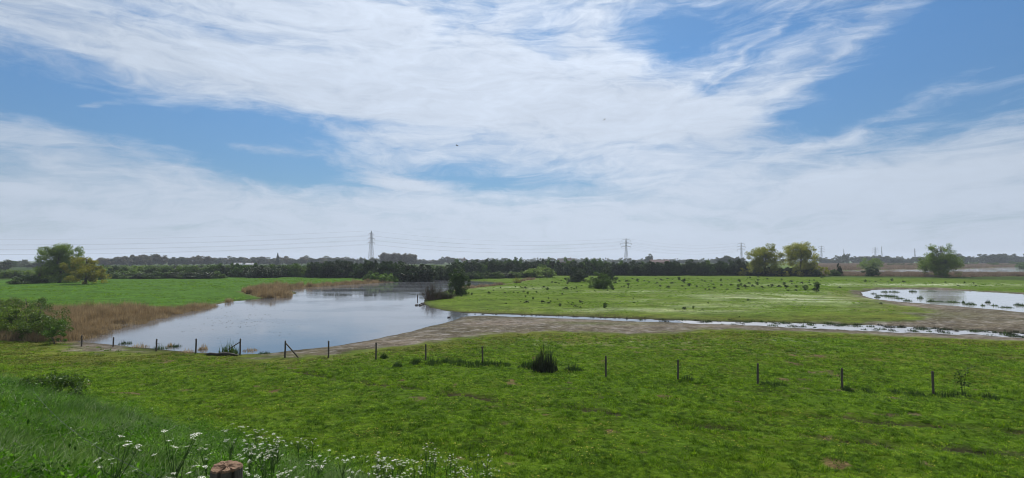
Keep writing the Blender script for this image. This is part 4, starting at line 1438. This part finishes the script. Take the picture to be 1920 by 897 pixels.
def flying_bird(px, py, D, span, label, roll, yaw, flap=.25):
    r = ray(px, py); k = D / r[1]
    t = tag(empty('bird', (r[0] * k, D, CAM_Z + r[2] * k)), label, 'bird')
    t.rotation_euler = (0.1, roll, yaw)
    L = span * .55
    b = MB()
    b.tube([(0, -L * .5, 0), (0, -L * .3, .0), (0, 0, 0), (0, L * .28, .01 * span), (0, L * .42, .02 * span), (0, L * .52, .015 * span)], [.02 * span, .05 * span, .08 * span, .055 * span, .04 * span, .006 * span], 8)
    meshobj('body', b.mesh('body', M['bird'], True), t)
    for s in (-1, 1):
        V = []; Fq = []
        st = [(0.05, .13, -.10, 0), (.2, .15, -.08, .5), (.34, .10, -.06, .9), (.5, -.03, -.07, .7)]
        for (u, fr, bk, e) in st:
            for zz in (.006, -.006):
                V.append((s * u * span, fr * span, e * flap * span * .5 + zz * span)); V.append((s * u * span, bk * span, e * flap * span * .5 + zz * span))
        for i in range(3):
            a = i * 4; c = a + 4
            Fq += [(a, a + 1, c + 1, c), (a + 2, c + 2, c + 3, a + 3), (a, c, c + 2, a + 2), (a + 1, a + 3, c + 3, c + 1)]
        meshobj('wing', mk('wing', V, Fq, M['bird']), t)
    return t


flying_bird(857, 273, 62, .62, 'black bird gliding level under the clouds left of centre', .05, 1.35, .1)
flying_bird(1133, 225, 80, .7, 'small dark bird banking steeply high in the centre sky', -.7, .3, .15)

# ------------------------------------------------------------------ pylons and cables
def pylon(px, top, h, yaw, label, arm=(9, 12, 10), lean=0.0, thick=.16, arms_z=(.93, .80, .67), tw=5.5, D=None):
    if D is None: D = (h - CAM_Z) * F / (488 - top)
    x = (px - 960) / F * D
    t = tag(empty('lattice_pylon', (x, D, H(x, D)), yaw), label, 'pylon', 'high voltage pylons')
    b = MB()
    wz = lambda z: tw * (1 - z / h) ** 1.5 + (2.0 if tw > 6 else 1.1) * min(1, (h * 1.02 - z) / (h * .12))
    n = 12
    zs = [h * (1 - (1 - i / n) ** 1.25) for i in range(n + 1)]
    for sx in (-1, 1):
        for sy in (-1, 1):
            b.tube([(sx * wz(z) / 2, sy * wz(z) / 2, z) for z in zs], thick, 4)
    for i in range(n):
        z0, z1 = zs[i], zs[i + 1]
        w0, w1 = wz(z0) / 2, wz(z1) / 2
        for (a, c) in (((-1, -1), (1, -1)), ((1, -1), (1, 1)), ((1, 1), (-1, 1)), ((-1, 1), (-1, -1))):
            b.tube([(a[0] * w0, a[1] * w0, z0), (c[0] * w1, c[1] * w1, z1)], thick * .55, 3)
            b.tube([(c[0] * w0, c[1] * w0, z0), (a[0] * w1, a[1] * w1, z1)], thick * .55, 3)
            b.tube([(a[0] * w1, a[1] * w1, z1), (c[0] * w1, c[1] * w1, z1)], thick * .5, 3)
    meshobj('tower', b.mesh('tower', M['steel']), t)
    ends = []
    for k, (fz, al) in enumerate(zip(arms_z, arm)):
        z = fz * h; w_ = wz(z) / 2
        b = MB()
        for s in (-1, 1):
            for sy in (-1, 1):
                b.tube([(s * w_, sy * w_, z), (s * al, 0, z)], thick * .8, 4)
                b.tube([(s * w_, sy * w_, z + 1.6), (s * al, 0, z)], thick * .6, 4)
            for q in range(1, 4):
                tq = q / 4
                b.tube([(s * (w_ + (al - w_) * tq), 0, z), (s * (w_ + (al - w_) * tq), 0, z + 1.6 * (1 - tq))], thick * .5, 3)
        meshobj('crossarm', b.mesh('crossarm', M['steel']), t)
        for s in (-1, 1):
            b = MB()
            b.tube([(s * al, 0, z), (s * al, 0, z - 2.6)], .16, 5)
            for q in range(6): b.tube([(s * al, 0, z - .5 - q * .35), (s * al, 0, z - .6 - q * .35)], .26, 6)
            meshobj('insulator', b.mesh('insulator', M['insul']), t)
            ends.append(Matrix.Rotation(yaw, 4, 'Z') @ Vector((s * al, 0, z - 2.6)) + t.location)
    ends.append(Vector((x, D, h)) + Vector((0, 0, t.location.z)))
    return ends


e1 = pylon(696, 433, 55, math.radians(70), 'tallest lattice pylon, seen end on with narrow arms, above the left tree rows', (7.0, 9, 9), arms_z=(.90, .77, .645), thick=.22, tw=6.5)
e2 = pylon(1174, 447, 45, math.radians(20), 'lattice pylon with three wide crossarms behind the middle of the long hedge', (8.5, 11, 9.5), thick=.2)
e3 = pylon(1390, 455, 44, math.radians(15), 'pylon just left of the yellow green tree pair', (8.5, 10.5, 9), thick=.2)
e4 = pylon(1540, 461, 44, math.radians(12), 'pylon right of the yellow green tree pair', (8.5, 10.5, 9), thick=.22)
e5 = pylon(1641, 463.5, 44, math.radians(10), 'left pylon of the close pair above the pale willow', (8.5, 10.5, 9), thick=.22)
pylon(1653, 462.5, 52, math.radians(60), 'fainter right pylon of the close pair above the pale willow', (7, 9, 8), thick=.22)
pylon(1582, 467, 44, math.radians(60), 'faint distant pylon between the tree pair and the pale willow', (6, 7, 6), thick=.2)
pylon(1715, 466, 44, math.radians(40), 'faint pylon left of the big bare topped tree', (7, 8, 7), thick=.22)
e0 = [Vector((-1350, 640, 0)) + Vector((0, 0, p.z)) + Vector((0, (i % 2) * 14 - 7, 0)) if i < 6 else Vector((-1350, 640, 55)) for i, p in enumerate(e1)]


def cables(ea, eb, sag, label, group, rad=.085):
    for ci_, (a_, b_) in enumerate(zip(ea, eb)):
        bb = MB()
        pts = [a_.lerp(b_, i / 24) - Vector((0, 0, sag * 4 * (i / 24) * (1 - i / 24))) for i in range(25)]
        bb.tube(pts, rad, 4, cap=False)
        tag(meshobj('power_cable', bb.mesh('power_cable', M['cable'])), ['upper arm cable, near side, ', 'upper arm cable, far side, ', 'middle arm cable, near side, ', 'middle arm cable, far side, ', 'lower arm cable, near side, ', 'lower arm cable, far side, ', 'topmost earth wire '][ci_] + label, 'cable', group)


cables(e0, e1, 18, 'from the left edge to the tallest pylon', 'cables left of the tallest pylon', .055)
cables(e1, e2, 11, 'between the tallest and the second pylon', 'cables between the two nearest pylons', .045)
cables(e2, e3, 9, 'from the second to the third pylon', 'cables left of the tree pair', .045)

# ------------------------------------------------------------------ far farm buildings
def house(px, D, w_, d_, hw, hr, yaw, wall, roofm, label, name='farmhouse', windows=3):
    x = (px - 960) / F * D
    t = tag(empty(name, (x, D, H(x, D)), yaw), label, 'building')
    b = MB()
    b.v += [(-w_ / 2, -d_ / 2, 0), (w_ / 2, -d_ / 2, 0), (w_ / 2, d_ / 2, 0), (-w_ / 2, d_ / 2, 0), (-w_ / 2, -d_ / 2, hw), (w_ / 2, -d_ / 2, hw), (w_ / 2, d_ / 2, hw), (-w_ / 2, d_ / 2, hw), (-w_ / 2, 0, hw + hr), (w_ / 2, 0, hw + hr)]
    b.f += [(0, 1, 5, 4), (2, 3, 7, 6), (0, 4, 8, 7, 3), (1, 2, 6, 9, 5)]
    meshobj('wall', b.mesh('wall', M[wall]), t)
    b = MB()
    e = .5
    for s in (-1, 1):
        lo = hw - e * hr / (d_ / 2)
        A = [(-w_ / 2 - e, s * (d_ / 2 + e), lo), (w_ / 2 + e, s * (d_ / 2 + e), lo), (w_ / 2 + e, 0, hw + hr + .02), (-w_ / 2 - e, 0, hw + hr + .02)]
        b.poly(A); b.poly([(p[0], p[1], p[2] + .3) for p in A][::-1])
        for i in range(4):
            j = (i + 1) % 4
            b.poly([A[i], A[j], (A[j][0], A[j][1], A[j][2] + .3), (A[i][0], A[i][1], A[i][2] + .3)])
    ro = meshobj('roof', b.mesh('roof', M[roofm]), t)
    b = MB(); b.box((w_ * .25, 0, hw + hr + .5), (.9, .9, 1.6))
    meshobj('chimney', b.mesh('chimney', M['brick']), ro)
    for k in range(windows):
        b = MB(); b.box(((k + .5) / windows * w_ - w_ / 2, -d_ / 2 - .03, hw * .55), (1.1, .1, 1.3))
        meshobj('window', b.mesh('window', M['window']), t)
    return t


house(868, 500, 9, 9, 4.0, 4.2, math.radians(60), 'whitewall', 'roof', 'farmhouse with white gable edge and dark roof behind the hedge', windows=2)
house(448, 560, 8, 7, 2.0, 1.6, .1, 'whitewall', 'paleroof', 'long low barn with pale roof showing left among the long tree row', 'barn', 5)
house(470, 570, 8, 7, 1.9, 1.5, .1, 'brick', 'paleroof', 'shorter pale roofed shed right beside the long barn', 'shed', 3)
house(1062, 600, 20, 10, 5, 3.6, .05, 'brick', 'roof', 'dark roofed farm above the middle of the long hedge', 'farmhouse', 4)
house(1236, 620, 22, 10, 4.2, 3.0, -.1, 'brick', 'roofred', 'farm with reddish roof right of the lone round tree', 'farmhouse', 4)
house(652, 600, 7, 6, 2.0, 2, .4, 'whitewall', 'roof', 'small pale cottage before the long hazy tree row', 'cottage', 2)

# ------------------------------------------------------------------ foreground flowers
def umbel_mesh(seed, r=.035):
    rg = random.Random(int(seed))
    b = MB()
    for k in range(13):
        a = k * 2.4; q = r * math.sqrt(k / 13.0)
        c = Vector((math.cos(a) * q, math.sin(a) * q, .012 - q * q * 4 + rg.uniform(-.003, .003)))
        rr = r * rg.uniform(.13, .24)
        tilt = Vector((rg.uniform(-.3, .3), rg.uniform(-.3, .3)))
        b.poly([c + Vector((math.cos(i * 1.047) * rr, math.sin(i * 1.047) * rr, tilt.x * math.cos(i * 1.047) * rr + tilt.y * math.sin(i * 1.047) * rr)) for i in range(6)])
    return b.mesh('umbel', M['petal'])


def parsley(seed):
    rg = random.Random(int(seed))
    t = empty('cow_parsley', (0, 0, 0))
    b = MB(); h = rg.uniform(.75, 1.0)
    heads = []
    b.tube([(0, 0, 0), (.01, 0, h * .4), (.02, .01, h * .7)], [.006, .005, .004], 4)
    for k in range(rg.randint(8, 12)):
        a = rg.uniform(0, 6.28); q = rg.uniform(.02, .17); zz = h * rg.uniform(.78, 1.05)
        e = Vector((math.cos(a) * q, math.sin(a) * q, zz)); s = Vector((.015, .005, h * rg.uniform(.4, .7)))
        b.tube([s, s.lerp(e, .6) + Vector((0, 0, -.01)), e], [.004, .003, .002], 3)
        heads.append(e)
    meshobj('stem', b.mesh('stem', M['stemgreen']), t)
    rgn = np.random.default_rng(seed)
    c = []
    for k in range(9):
        a = rg.uniform(0, 6.28); zz = rg.uniform(.1, .6) * h
        for q in range(16):
            u = q / 15
            c.append((math.cos(a) * (.04 + .22 * u) + rg.uniform(-.05, .05) * u, math.sin(a) * (.04 + .22 * u) + rg.uniform(-.05, .05) * u, zz + .05 * math.sin(u * 3)))
    v, f = leaves_at(np.array(c), .022, rgn)
    meshobj('leaves', mk('leaves', v, f, M['tall']), t)
    for k, e in enumerate(heads):
        o = meshobj('umbel', umbel_mesh(seed * 10 + k, rg.uniform(.015, .03)), t)
        o.location = e
        o.rotation_euler = (rg.uniform(-.4, .4), rg.uniform(-.4, .4), 0)
    return t


PT = [parsley(s) for s in range(6)]
PL = [(8, 800), (112, 795), (85, 850), (215, 862), (180, 890),
      (462, 812), (478, 815), (470, 830), (501, 815), (510, 832), (520, 838), (500, 842), (512, 850), (560, 826), (575, 825), (585, 830), (435, 835), (465, 858), (330, 880), (350, 884),
      (715, 872), (725, 885), (708, 878), (735, 860), (745, 868), (755, 860), (778, 878), (800, 855), (815, 850), (845, 862), (852, 872), (862, 882), (895, 868), (915, 875), (925, 885), (540, 870), (640, 885),
      (600, 860), (490, 890), (690, 889), (575, 892), (390, 838), (300, 890), (505, 828), (515, 844), (706, 875), (722, 880), (728, 866), (750, 876), (765, 884), (846, 855), (857, 877), (868, 890), (905, 885), (800, 848), (808, 862), (340, 892), (440, 870), (470, 842), (712, 890), (718, 868), (740, 884), (700, 892), (772, 890), (815, 866), (838, 868), (850, 892), (873, 874), (880, 892), (912, 868), (920, 892), (790, 874), (668, 888), (650, 892), (455, 850), (480, 856), (496, 866), (525, 862), (50, 790), (30, 800)]
rg = random.Random(8)
npl = 0
for i, (px, py) in enumerate(PL):
    # find the ground spot whose flower heads, ~0.85 m up, lie on this sight line
    r = ray(px, py)
    t_ = np.geomspace(2.2, 40, 400)
    hh = .80
    zz = height(r[0] * t_, r[1] * t_) + hh - (CAM_Z + r[2] * t_)
    j = np.argmax(zz > 0)
    x, y = r[0] * t_[j], r[1] * t_[j]
    if y > 16 or math.hypot(x, y) < 4.3 or (px < 200 and (i % 3 or px < 60)): continue
    z = H(x, y)
    src = PT[npl % 6]
    npl += 1
    if px < 300: lb, gr = 'white cow parsley in the lower left', 'cow parsley in the lower left corner'
    elif px < 700: lb, gr = 'white cow parsley in the long grass', 'cow parsley around the near post'
    else: lb, gr = 'white cow parsley at the bottom edge', 'cow parsley at the bottom centre'
    if npl <= 6:
        c = src
        c.location = (x, y, z); c.rotation_euler = (0, 0, rg.uniform(0, 6.28))
        tag(c, lb, 'flower', gr)
    else:
        copy_thing(src, (x, y, z), rg.uniform(0, 6.28), rg.uniform(.85, 1.15), lb, 'flower', gr)
x, y, z = hit(92, 752)
tree('bramble_bush', (x, y, z - .1), 2.6, 1.0, 0, M['hedge2'], 71, 'dark low bramble mound in the long grass at the left edge', 'bush', r0=.02, ncl=40, nleaf=3600, leaf=.06, multi=3, nlimb=3)

# ------------------------------------------------------------------ scattered grass, reeds, flowers (stuff)
def sample(n, rmin, rmax, power, amin=-54, amax=54):
    """points with density falling as r^-power"""
    u = rng.random(n)
    k = 2 - power
    if abs(k) < 1e-6: r = rmin * (rmax / rmin) ** u
    else: r = (rmin ** k + u * (rmax ** k - rmin ** k)) ** (1 / k)
    a = np.radians(rng.uniform(amin, amax, n))
    return r * np.sin(a), r * np.cos(a)


# short grazed turf
n = 420000
x, y = sample(n, 11, 66, 1.7)
wd = water_sd(x, y)
tdk = TOE - (NX * x + NY * y)
dmm = np.minimum(np.minimum(poly_sd(MUD1, x, y), poly_sd(MUD2, x, y)), poly_sd(MUD3, x, y)) + fbm(x, y, 5, 3, 71) * 3 * np.clip(np.hypot(x, y) / 50, .5, 1.6)
trd = np.minimum(line_d(TRACKS[0], x, y), line_d(TRACKS[1], x, y))
dens = np.clip(.68 + fbm(x, y, 1.6, 3, 91) * 1.5, 0.15, 1) * np.clip(.65 + fbm(x, y, .35, 2, 90) * 3.0, 0.04, 1)
keep = (np.minimum(wd[0], wd[1]) > .8) & (dmm > 1.0) & (rng.random(n) < dens) & (rng.random(n) > .93 * np.clip((fbm(x * .7, y, 1.1, 3, 111) - .24) / .08, 0, 1)) & (rng.random(n) > .97 * np.exp(-(trd / .42) ** 2) * np.clip(.75 + fbm(x, y, 1.5, 2, 61) * 2.5, 0.1, 1)) & (rng.random(n) < .25 + .75 * np.clip((dmm - .5) / 3.5, 0, 1)) & (tdk < 2.5) & (poly_sd(REED1, x, y) > 0)
x, y = x[keep], y[keep]
dmk = dmm[keep]
z = height(x, y)
rr = np.hypot(x, y)
s = (0.7 + 1.1 * np.clip(fbm(x, y, 3.0, 3, 93) + .35, 0, 1) ** 1.5 + .8 * np.clip(fbm(x, y, .4, 2, 90), 0, 1)) * rng.uniform(.6, 1.3, len(x)) * np.clip(rr / 26, .8, 1.7)
tg = [blades_mesh('turf_tuft', 900 + i, 20, .11, .04, .125, .017, M['grass'], 2, .8, .9) for i in range(5)]
tg += [blades_mesh('turf_tuft', 910 + i, 20, .11, .03, .09, .016, M['grassolive'], 2, .8, .9) for i in range(3)]
idx_ = rng.integers(0, 5, len(x))
pol = np.clip((rr - 30) / 22, 0, 1) * (.55 + fbm(x, y, 4, 2, 89) * 1.6) + np.clip(1 - dmk / 7, 0, 1) * .9
sw = rng.random(len(x)) < pol
idx_[sw] = rng.integers(5, 8, int(sw.sum()))
o = scatter('meadow_grass', np.stack([x, y, z], 1), rng.uniform(0, 6.28, len(x)), np.stack([s, s, s * .85], 1), tg, idx_)
tag(o, 'short grazed green turf of the near field', 'grass', kind='stuff')

# tussocks along the old fence line and darker clumps
n = 16000
x, y = sample(n, 14, 62, 1.5)
d3 = line_d([gp(a, b) for a, b in [(640, 678), (800, 683), (960, 692), (1136, 708), (1271, 714), (1421, 723), (1579, 733), (1750, 743), (2050, 762)]], x, y)
tdk = TOE - (NX * x + NY * y)
dmm = np.minimum(poly_sd(MUD1, x, y), poly_sd(MUD2, x, y))
wd = water_sd(x, y)
keep = (dmm > 1.5) & (np.minimum(wd[0], wd[1]) > 1.5) & (tdk < 1) & ((rng.random(n) < np.exp(-(d3 / .8) ** 2) * 1.2) | (rng.random(n) < (.16 + .3 * (fbm(x, y, 4, 2, 95) > .02))))
x, y = x[keep], y[keep]
z = height(x, y)
tg = [blades_mesh('tussock', 920 + i, 40, .2, .08, .24, .017, M['grass'], 3, .5, .8) for i in range(4)]
s = rng.uniform(.5, 1.25, len(x))
o = scatter('tussock_grass', np.stack([x, y, z], 1), rng.uniform(0, 6.28, len(x)), s, tg, rng.integers(0, 4, len(x)))
tag(o, 'longer tussocky grass along the fence line', 'grass', kind='stuff')

# coarse tufts over the peninsula and the far turf
n = 70000
x, y = sample(n, 50, 215, 1.7, -48, 48)
wd = water_sd(x, y)
bk = np.minimum(wd[0], wd[1])
dmm = np.minimum(np.minimum(poly_sd(MUD1, x, y), poly_sd(MUD2, x, y)), poly_sd(MUD3, x, y))
rd = np.minimum.reduce([poly_sd(R_, x, y) for R_ in (REED1, REED2, REED3, REED4)])
keep = (bk > .6) & (dmm > 1.5) & (rd > 1) & (rng.random(n) < np.clip(.35 + fbm(x * .5, y, 5, 3, 97) * 2.6, .02, 1))
x, y = x[keep], y[keep]
z = height(x, y)
s = rng.uniform(.5, 1.2, len(x)) * np.clip(np.hypot(x, y) / 90, .8, 2)
tg = [blades_mesh('far_tuft', 940 + i, 18, .2, .05, .15, .035, M['grass'], 2, .7, .8) for i in range(4)]
o = scatter('peninsula_grass', np.stack([x, y, z], 1), rng.uniform(0, 6.28, len(x)), s, tg, rng.integers(0, 4, len(x)))
tag(o, 'uneven grass tufts over the peninsula', 'grass', kind='stuff')

# long grass on the dike slope
n = 75000
x, y = sample(n, 1.6, 34, 1.25, -60, 40)
tdk = TOE - (NX * x + NY * y) + fbm(x, y, 3, 2, 99) * 2.5
keep = (tdk > 0.8) & (np.hypot(x - nx_, y - ny_) > .12) & (rng.random(n) < np.clip((tdk - .8) / 2.2, .25, 1)) & (rng.random(n) < np.clip(.65 + fbm(x, y, 1.6, 2, 98) * 2.0, .2, 1))
x, y, tdk = x[keep], y[keep], tdk[keep]
z = height(x, y)
s = np.clip(.16 + tdk * .16, .2, 1) * rng.uniform(.65, 1.2, len(x)) * (0.85 + fbm(x, y, 2.2, 2, 96) * .9)
tg = [blades_mesh('long_grass', 960 + i, 26, .15, .26, .62, .012, M['tall'], 4, .5, 1.3) for i in range(5)]
rgn = np.random.default_rng(5)
tg.append(blades_mesh('pale_grass', 970, 4, .1, .40, .70, .014, M['pale'], 4, .8, 1.4))
tg += [blades_mesh('long_grass', 975 + i, 24, .14, .24, .5, .011, M['grass'], 3, .5, 1.2) for i in range(2)]
idx_ = rng.choice(6, len(x), p=[.18, .18, .18, .18, .18, .10])
sw = rng.random(len(x)) < np.clip(1.0 - (tdk - .5) / 3.5, 0.12, 1)
idx_[sw & (idx_ < 5)] = rng.integers(6, 8, int((sw & (idx_ < 5)).sum()))
o = scatter('long_grass', np.stack([x, y, z], 1), rng.uniform(0, 6.28, len(x)), s, tg, idx_, tilt=rng.normal(0, .12, (len(x), 2)))
tag(o, 'long lush grass blown over on the dike slope in the foreground', 'grass', kind='stuff')
# broad leaved undergrowth
n = 7000
x, y = sample(n, 2.2, 26, 1.25, -60, 30)
tdk = TOE - (NX * x + NY * y)
keep = (tdk > 2.0) & (fbm(x, y, 2.4, 2, 94) > -.02)
x, y = x[keep], y[keep]
z = height(x, y)
tg = []
for i in range(4):
    rgn = np.random.default_rng(980 + i)
    c = rgn.normal(size=(46, 3)) * np.array([.1, .1, .07]) + np.array([0, 0, .25])
    v, f = leaves_at(c, .019, rgn)
    tg.append(mk('herb', v, f, M['tall']))
o = scatter('dike_herbs', np.stack([x, y, z], 1), rng.uniform(0, 6.28, len(x)), rng.uniform(.8, 1.5, len(x)), tg, rng.integers(0, 4, len(x)))
tag(o, 'leafy herbs between the long grass on the dike slope', 'plants', kind='stuff')
# buttercups
n = 5200
x, y = sample(n, 13, 44, 1.2)
tdk = TOE - (NX * x + NY * y)
keep = (tdk < 3) & (fbm(x, y, 5, 2, 92) > .0) & (poly_sd(POND, x, y) > 3) & (poly_sd(MUD1, x, y) > 2) & (rng.random(n) < .5)
x, y = x[keep], y[keep]
z = height(x, y) + .07
b = MB()
for k in range(5):
    c = Vector((random.uniform(-.1, .1), random.uniform(-.1, .1), random.uniform(0, .05)))
    b.poly([c + Vector((math.cos(i * 1.257) * .013, math.sin(i * 1.257) * .013, random.uniform(0, .006))) for i in range(5)])
o = scatter('buttercups', np.stack([x, y, z], 1), rng.uniform(0, 6.28, len(x)), rng.uniform(.8, 1.3, len(x)), [b.mesh('buttercup', M['butter'])], np.zeros(len(x)))
tag(o, 'tiny yellow buttercups sprinkled over the near field', 'flowers', kind='stuff')


# reeds
def reed_bed(name, poly, dens, hscale, mats, label, width=.02, n=60, extra=0.0, spread=.5):
    P = np.array(poly)
    lo, hi = P.min(0), P.max(0)
    N_ = int((hi[0] - lo[0]) * (hi[1] - lo[1]) * dens)
    N_ = min(N_, 900000)
    x = rng.uniform(lo[0], hi[0], N_); y = rng.uniform(lo[1], hi[1], N_)
    sd = poly_sd(poly, x, y) + fbm(x, y, 3, 2, 101) * 2.2
    k = sd < extra
    x, y, sd = x[k], y[k], sd[k]
    z = height(x, y)
    s = hscale * rng.uniform(.75, 1.1, len(x)) * (1 + fbm(x, y, 3, 2, 103) * 1.3) * np.clip(.55 + -sd * .25, .45, 1)
    srcs = [blades_mesh(name + '_stalks', 1000 + i, n, spread, 1.3, 2.1, width, mats[i % len(mats)], 3, .18, .15) for i in range(4)]
    o = scatter(name, np.stack([x, y, z], 1), rng.uniform(0, 6.28, len(x)), np.stack([np.full(len(x), 1.0), np.full(len(x), 1.0), s], 1), srcs, rng.integers(0, 4, len(x)))
    return tag(o, label, 'reeds', kind='stuff')


reed_bed('reed_bed', REED1, 2.6, .72, [M['reed']], 'brown dead reeds lining the left bank of the pond', width=.022, n=60)
reed_bed('reed_point', REED2, 1.3, .85, [M['reed']], 'rounded point and band of brown reeds reaching into the pond', width=.035, n=50)
reed_bed('reed_fringe', REED3, 1.2, .6, [M['reed'], M['reedp']], 'thin brown reed fringe along the narrow water arm', width=.04, n=40)
reed_bed('pink_reed_belt', REED4, .4, .74, [M['reedp']], 'pinkish brown reed belt behind the peninsula at the right', width=.06, n=60, spread=1.1)
reed_bed('distant_reed_belt', REED5, .05, 1.25, [M['reedp']], 'pinkish reeds beyond the distant strip of water', width=.14, n=60, spread=2.6)

# weeds breaking the pond surface
N_ = 700
x = []; y = []
for k in range(N_):
    px = random.gauss(450, 60); py = random.gauss(602, 14)
    gx_, gy_ = gp(px, py, WZ)
    x.append(gx_); y.append(gy_)
x = np.array(x); y = np.array(y)
k = poly_sd(POND, x, y) < -2
x, y = x[k], y[k]
k = rng.random(len(x)) < .22
x, y = x[k], y[k]
tg = [blades_mesh('weed_tip', 1100 + i, 6, .16, .04, .10, .03, M['rush'], 2, .8, .8) for i in range(3)]
o = scatter('water_weed', np.stack([x, y, np.full(len(x), WZ)], 1), rng.uniform(0, 6.28, len(x)), rng.uniform(.6, 1.3, len(x)), tg, rng.integers(0, 3, len(x)))
tag(o, 'dark weed tips breaking the pond surface', 'water plants', kind='stuff')

# ------------------------------------------------------------------ haze
b = MB()
b.box((0, 0, (80 - 3) / 2), (11500, 11500, 83))
hm, T = newmat('haze_air')
out = T.n('ShaderNodeOutputMaterial')
pv = T.n('ShaderNodeVolumePrincipled')
pv.inputs['Color'].default_value = (0.80, 0.88, 1.0, 1)
pv.inputs['Density'].default_value = 0.00020
pv.inputs['Anisotropy'].default_value = 0.2
T.l(pv.outputs[0], out.inputs['Volume'])
o = meshobj('haze', b.mesh('haze', hm))
tag(o, 'thin pale air haze over the whole polder', 'haze', kind='stuff')

# ------------------------------------------------------------------ tell look-alikes apart by their neighbours
LM = [(30, 495, 'view edge'), (118, 490, 'large left tree'), (165, 495, 'golden tree'), (250, 482, 'big hazy clump'), (378, 482, 'dome clump'), (452, 497, 'pale barn'), (521, 482, 'pointed conifer'),
      (600, 500, 'plain row middle'), (652, 497, 'pale cottage'), (696, 480, 'tallest pylon'), (750, 482, 'purple poplars'), (783, 560, 'water stake'), (815, 548, 'bare scrub'), (868, 488, 'white gable'), (857, 532, 'upright green bush'),
      (1020, 512, 'rounded pale shrub'), (1062, 486, 'dark farm roof'), (1084, 516, 'dark rounded bush'), (1133, 526, 'bush pair'), (1174, 475, 'second pylon'), (1216, 483, 'lone round tree'),
      (1240, 488, 'reddish farm'), (1390, 475, 'third pylon'), (1434, 495, 'left twin tree'), (1499, 495, 'right twin tree'), (1573, 505, 'narrow dark bush'), (1632, 508, 'round reed bush'),
      (1762, 495, 'bare topped tree'), (1021, 680, 'dark rushes'), (430, 652, 'iris clump'), (534, 660, 'braced post'), (1136, 690, 'tallest post'), (1271, 697, 'second right post'), (1421, 705, 'third right post'),
      (1579, 713, 'fourth right post'), (1750, 722, 'weed side post'), (425, 885, 'thick near post'), (92, 735, 'bramble mound'), (842, 596, 'swimming bird'), (106, 635, 'small bright bush'), (1618, 550, 'right pond tip')]
LM = [(a_, b_, c_) for a_, b_, c_ in LM if c_ != 'plain row middle' and c_ != 'view edge']
ORD = ['first', 'second', 'third', 'fourth', 'fifth', 'sixth', 'seventh', 'eighth', 'ninth', 'tenth', 'eleventh', 'twelfth', 'thirteenth', 'fourteenth', 'fifteenth', 'sixteenth', 'seventeenth', 'eighteenth', 'nineteenth', 'twentieth', 'twenty-first', 'twenty-second', 'twenty-third', 'twenty-fourth', 'twenty-fifth', 'twenty-sixth', 'twenty-seventh', 'twenty-eighth', 'twenty-ninth', 'thirtieth']
ORD += ['outer'] * 30


def to_px(p):
    v = Matrix.Rotation(-PITCH, 3, 'X') @ (Vector(p) - Vector((0, 0, CAM_Z)))
    return 960 + F * v.x / v.y, 448.5 - F * v.z / v.y


by = {}
for o in scene.objects:
    if o.parent is None and 'label' in o and 'category' in o:
        by.setdefault(o['label'], []).append(o)
for lb, obs in by.items():
    if len(obs) < 2: continue
    sub = {}
    for o in obs:
        px, py = to_px(o.location)
        k = min(range(len(LM)), key=lambda q: abs(LM[q][0] - px) + 2.2 * abs(LM[q][1] - py))
        sub.setdefault((k, px > LM[k][0]), []).append((abs(px - LM[k][0]), o))
    for (k, right), L_ in sub.items():
        L_.sort(key=lambda q: q[0])
        for n_, (d_, o) in enumerate(L_):
            side = 'right' if right else 'left'
            txt = '%s, %s %s of the %s' % (lb, ORD[n_] if len(L_) > 1 else 'one just', side, LM[k][2]) if n_ < 30 else lb
            w_ = txt.split()
            if len(w_) > 16:
                txt = ' '.join(lb.split()[:16 - (len(w_) - len(lb.split()))]) + txt[len(lb):]
            o['label'] = txt
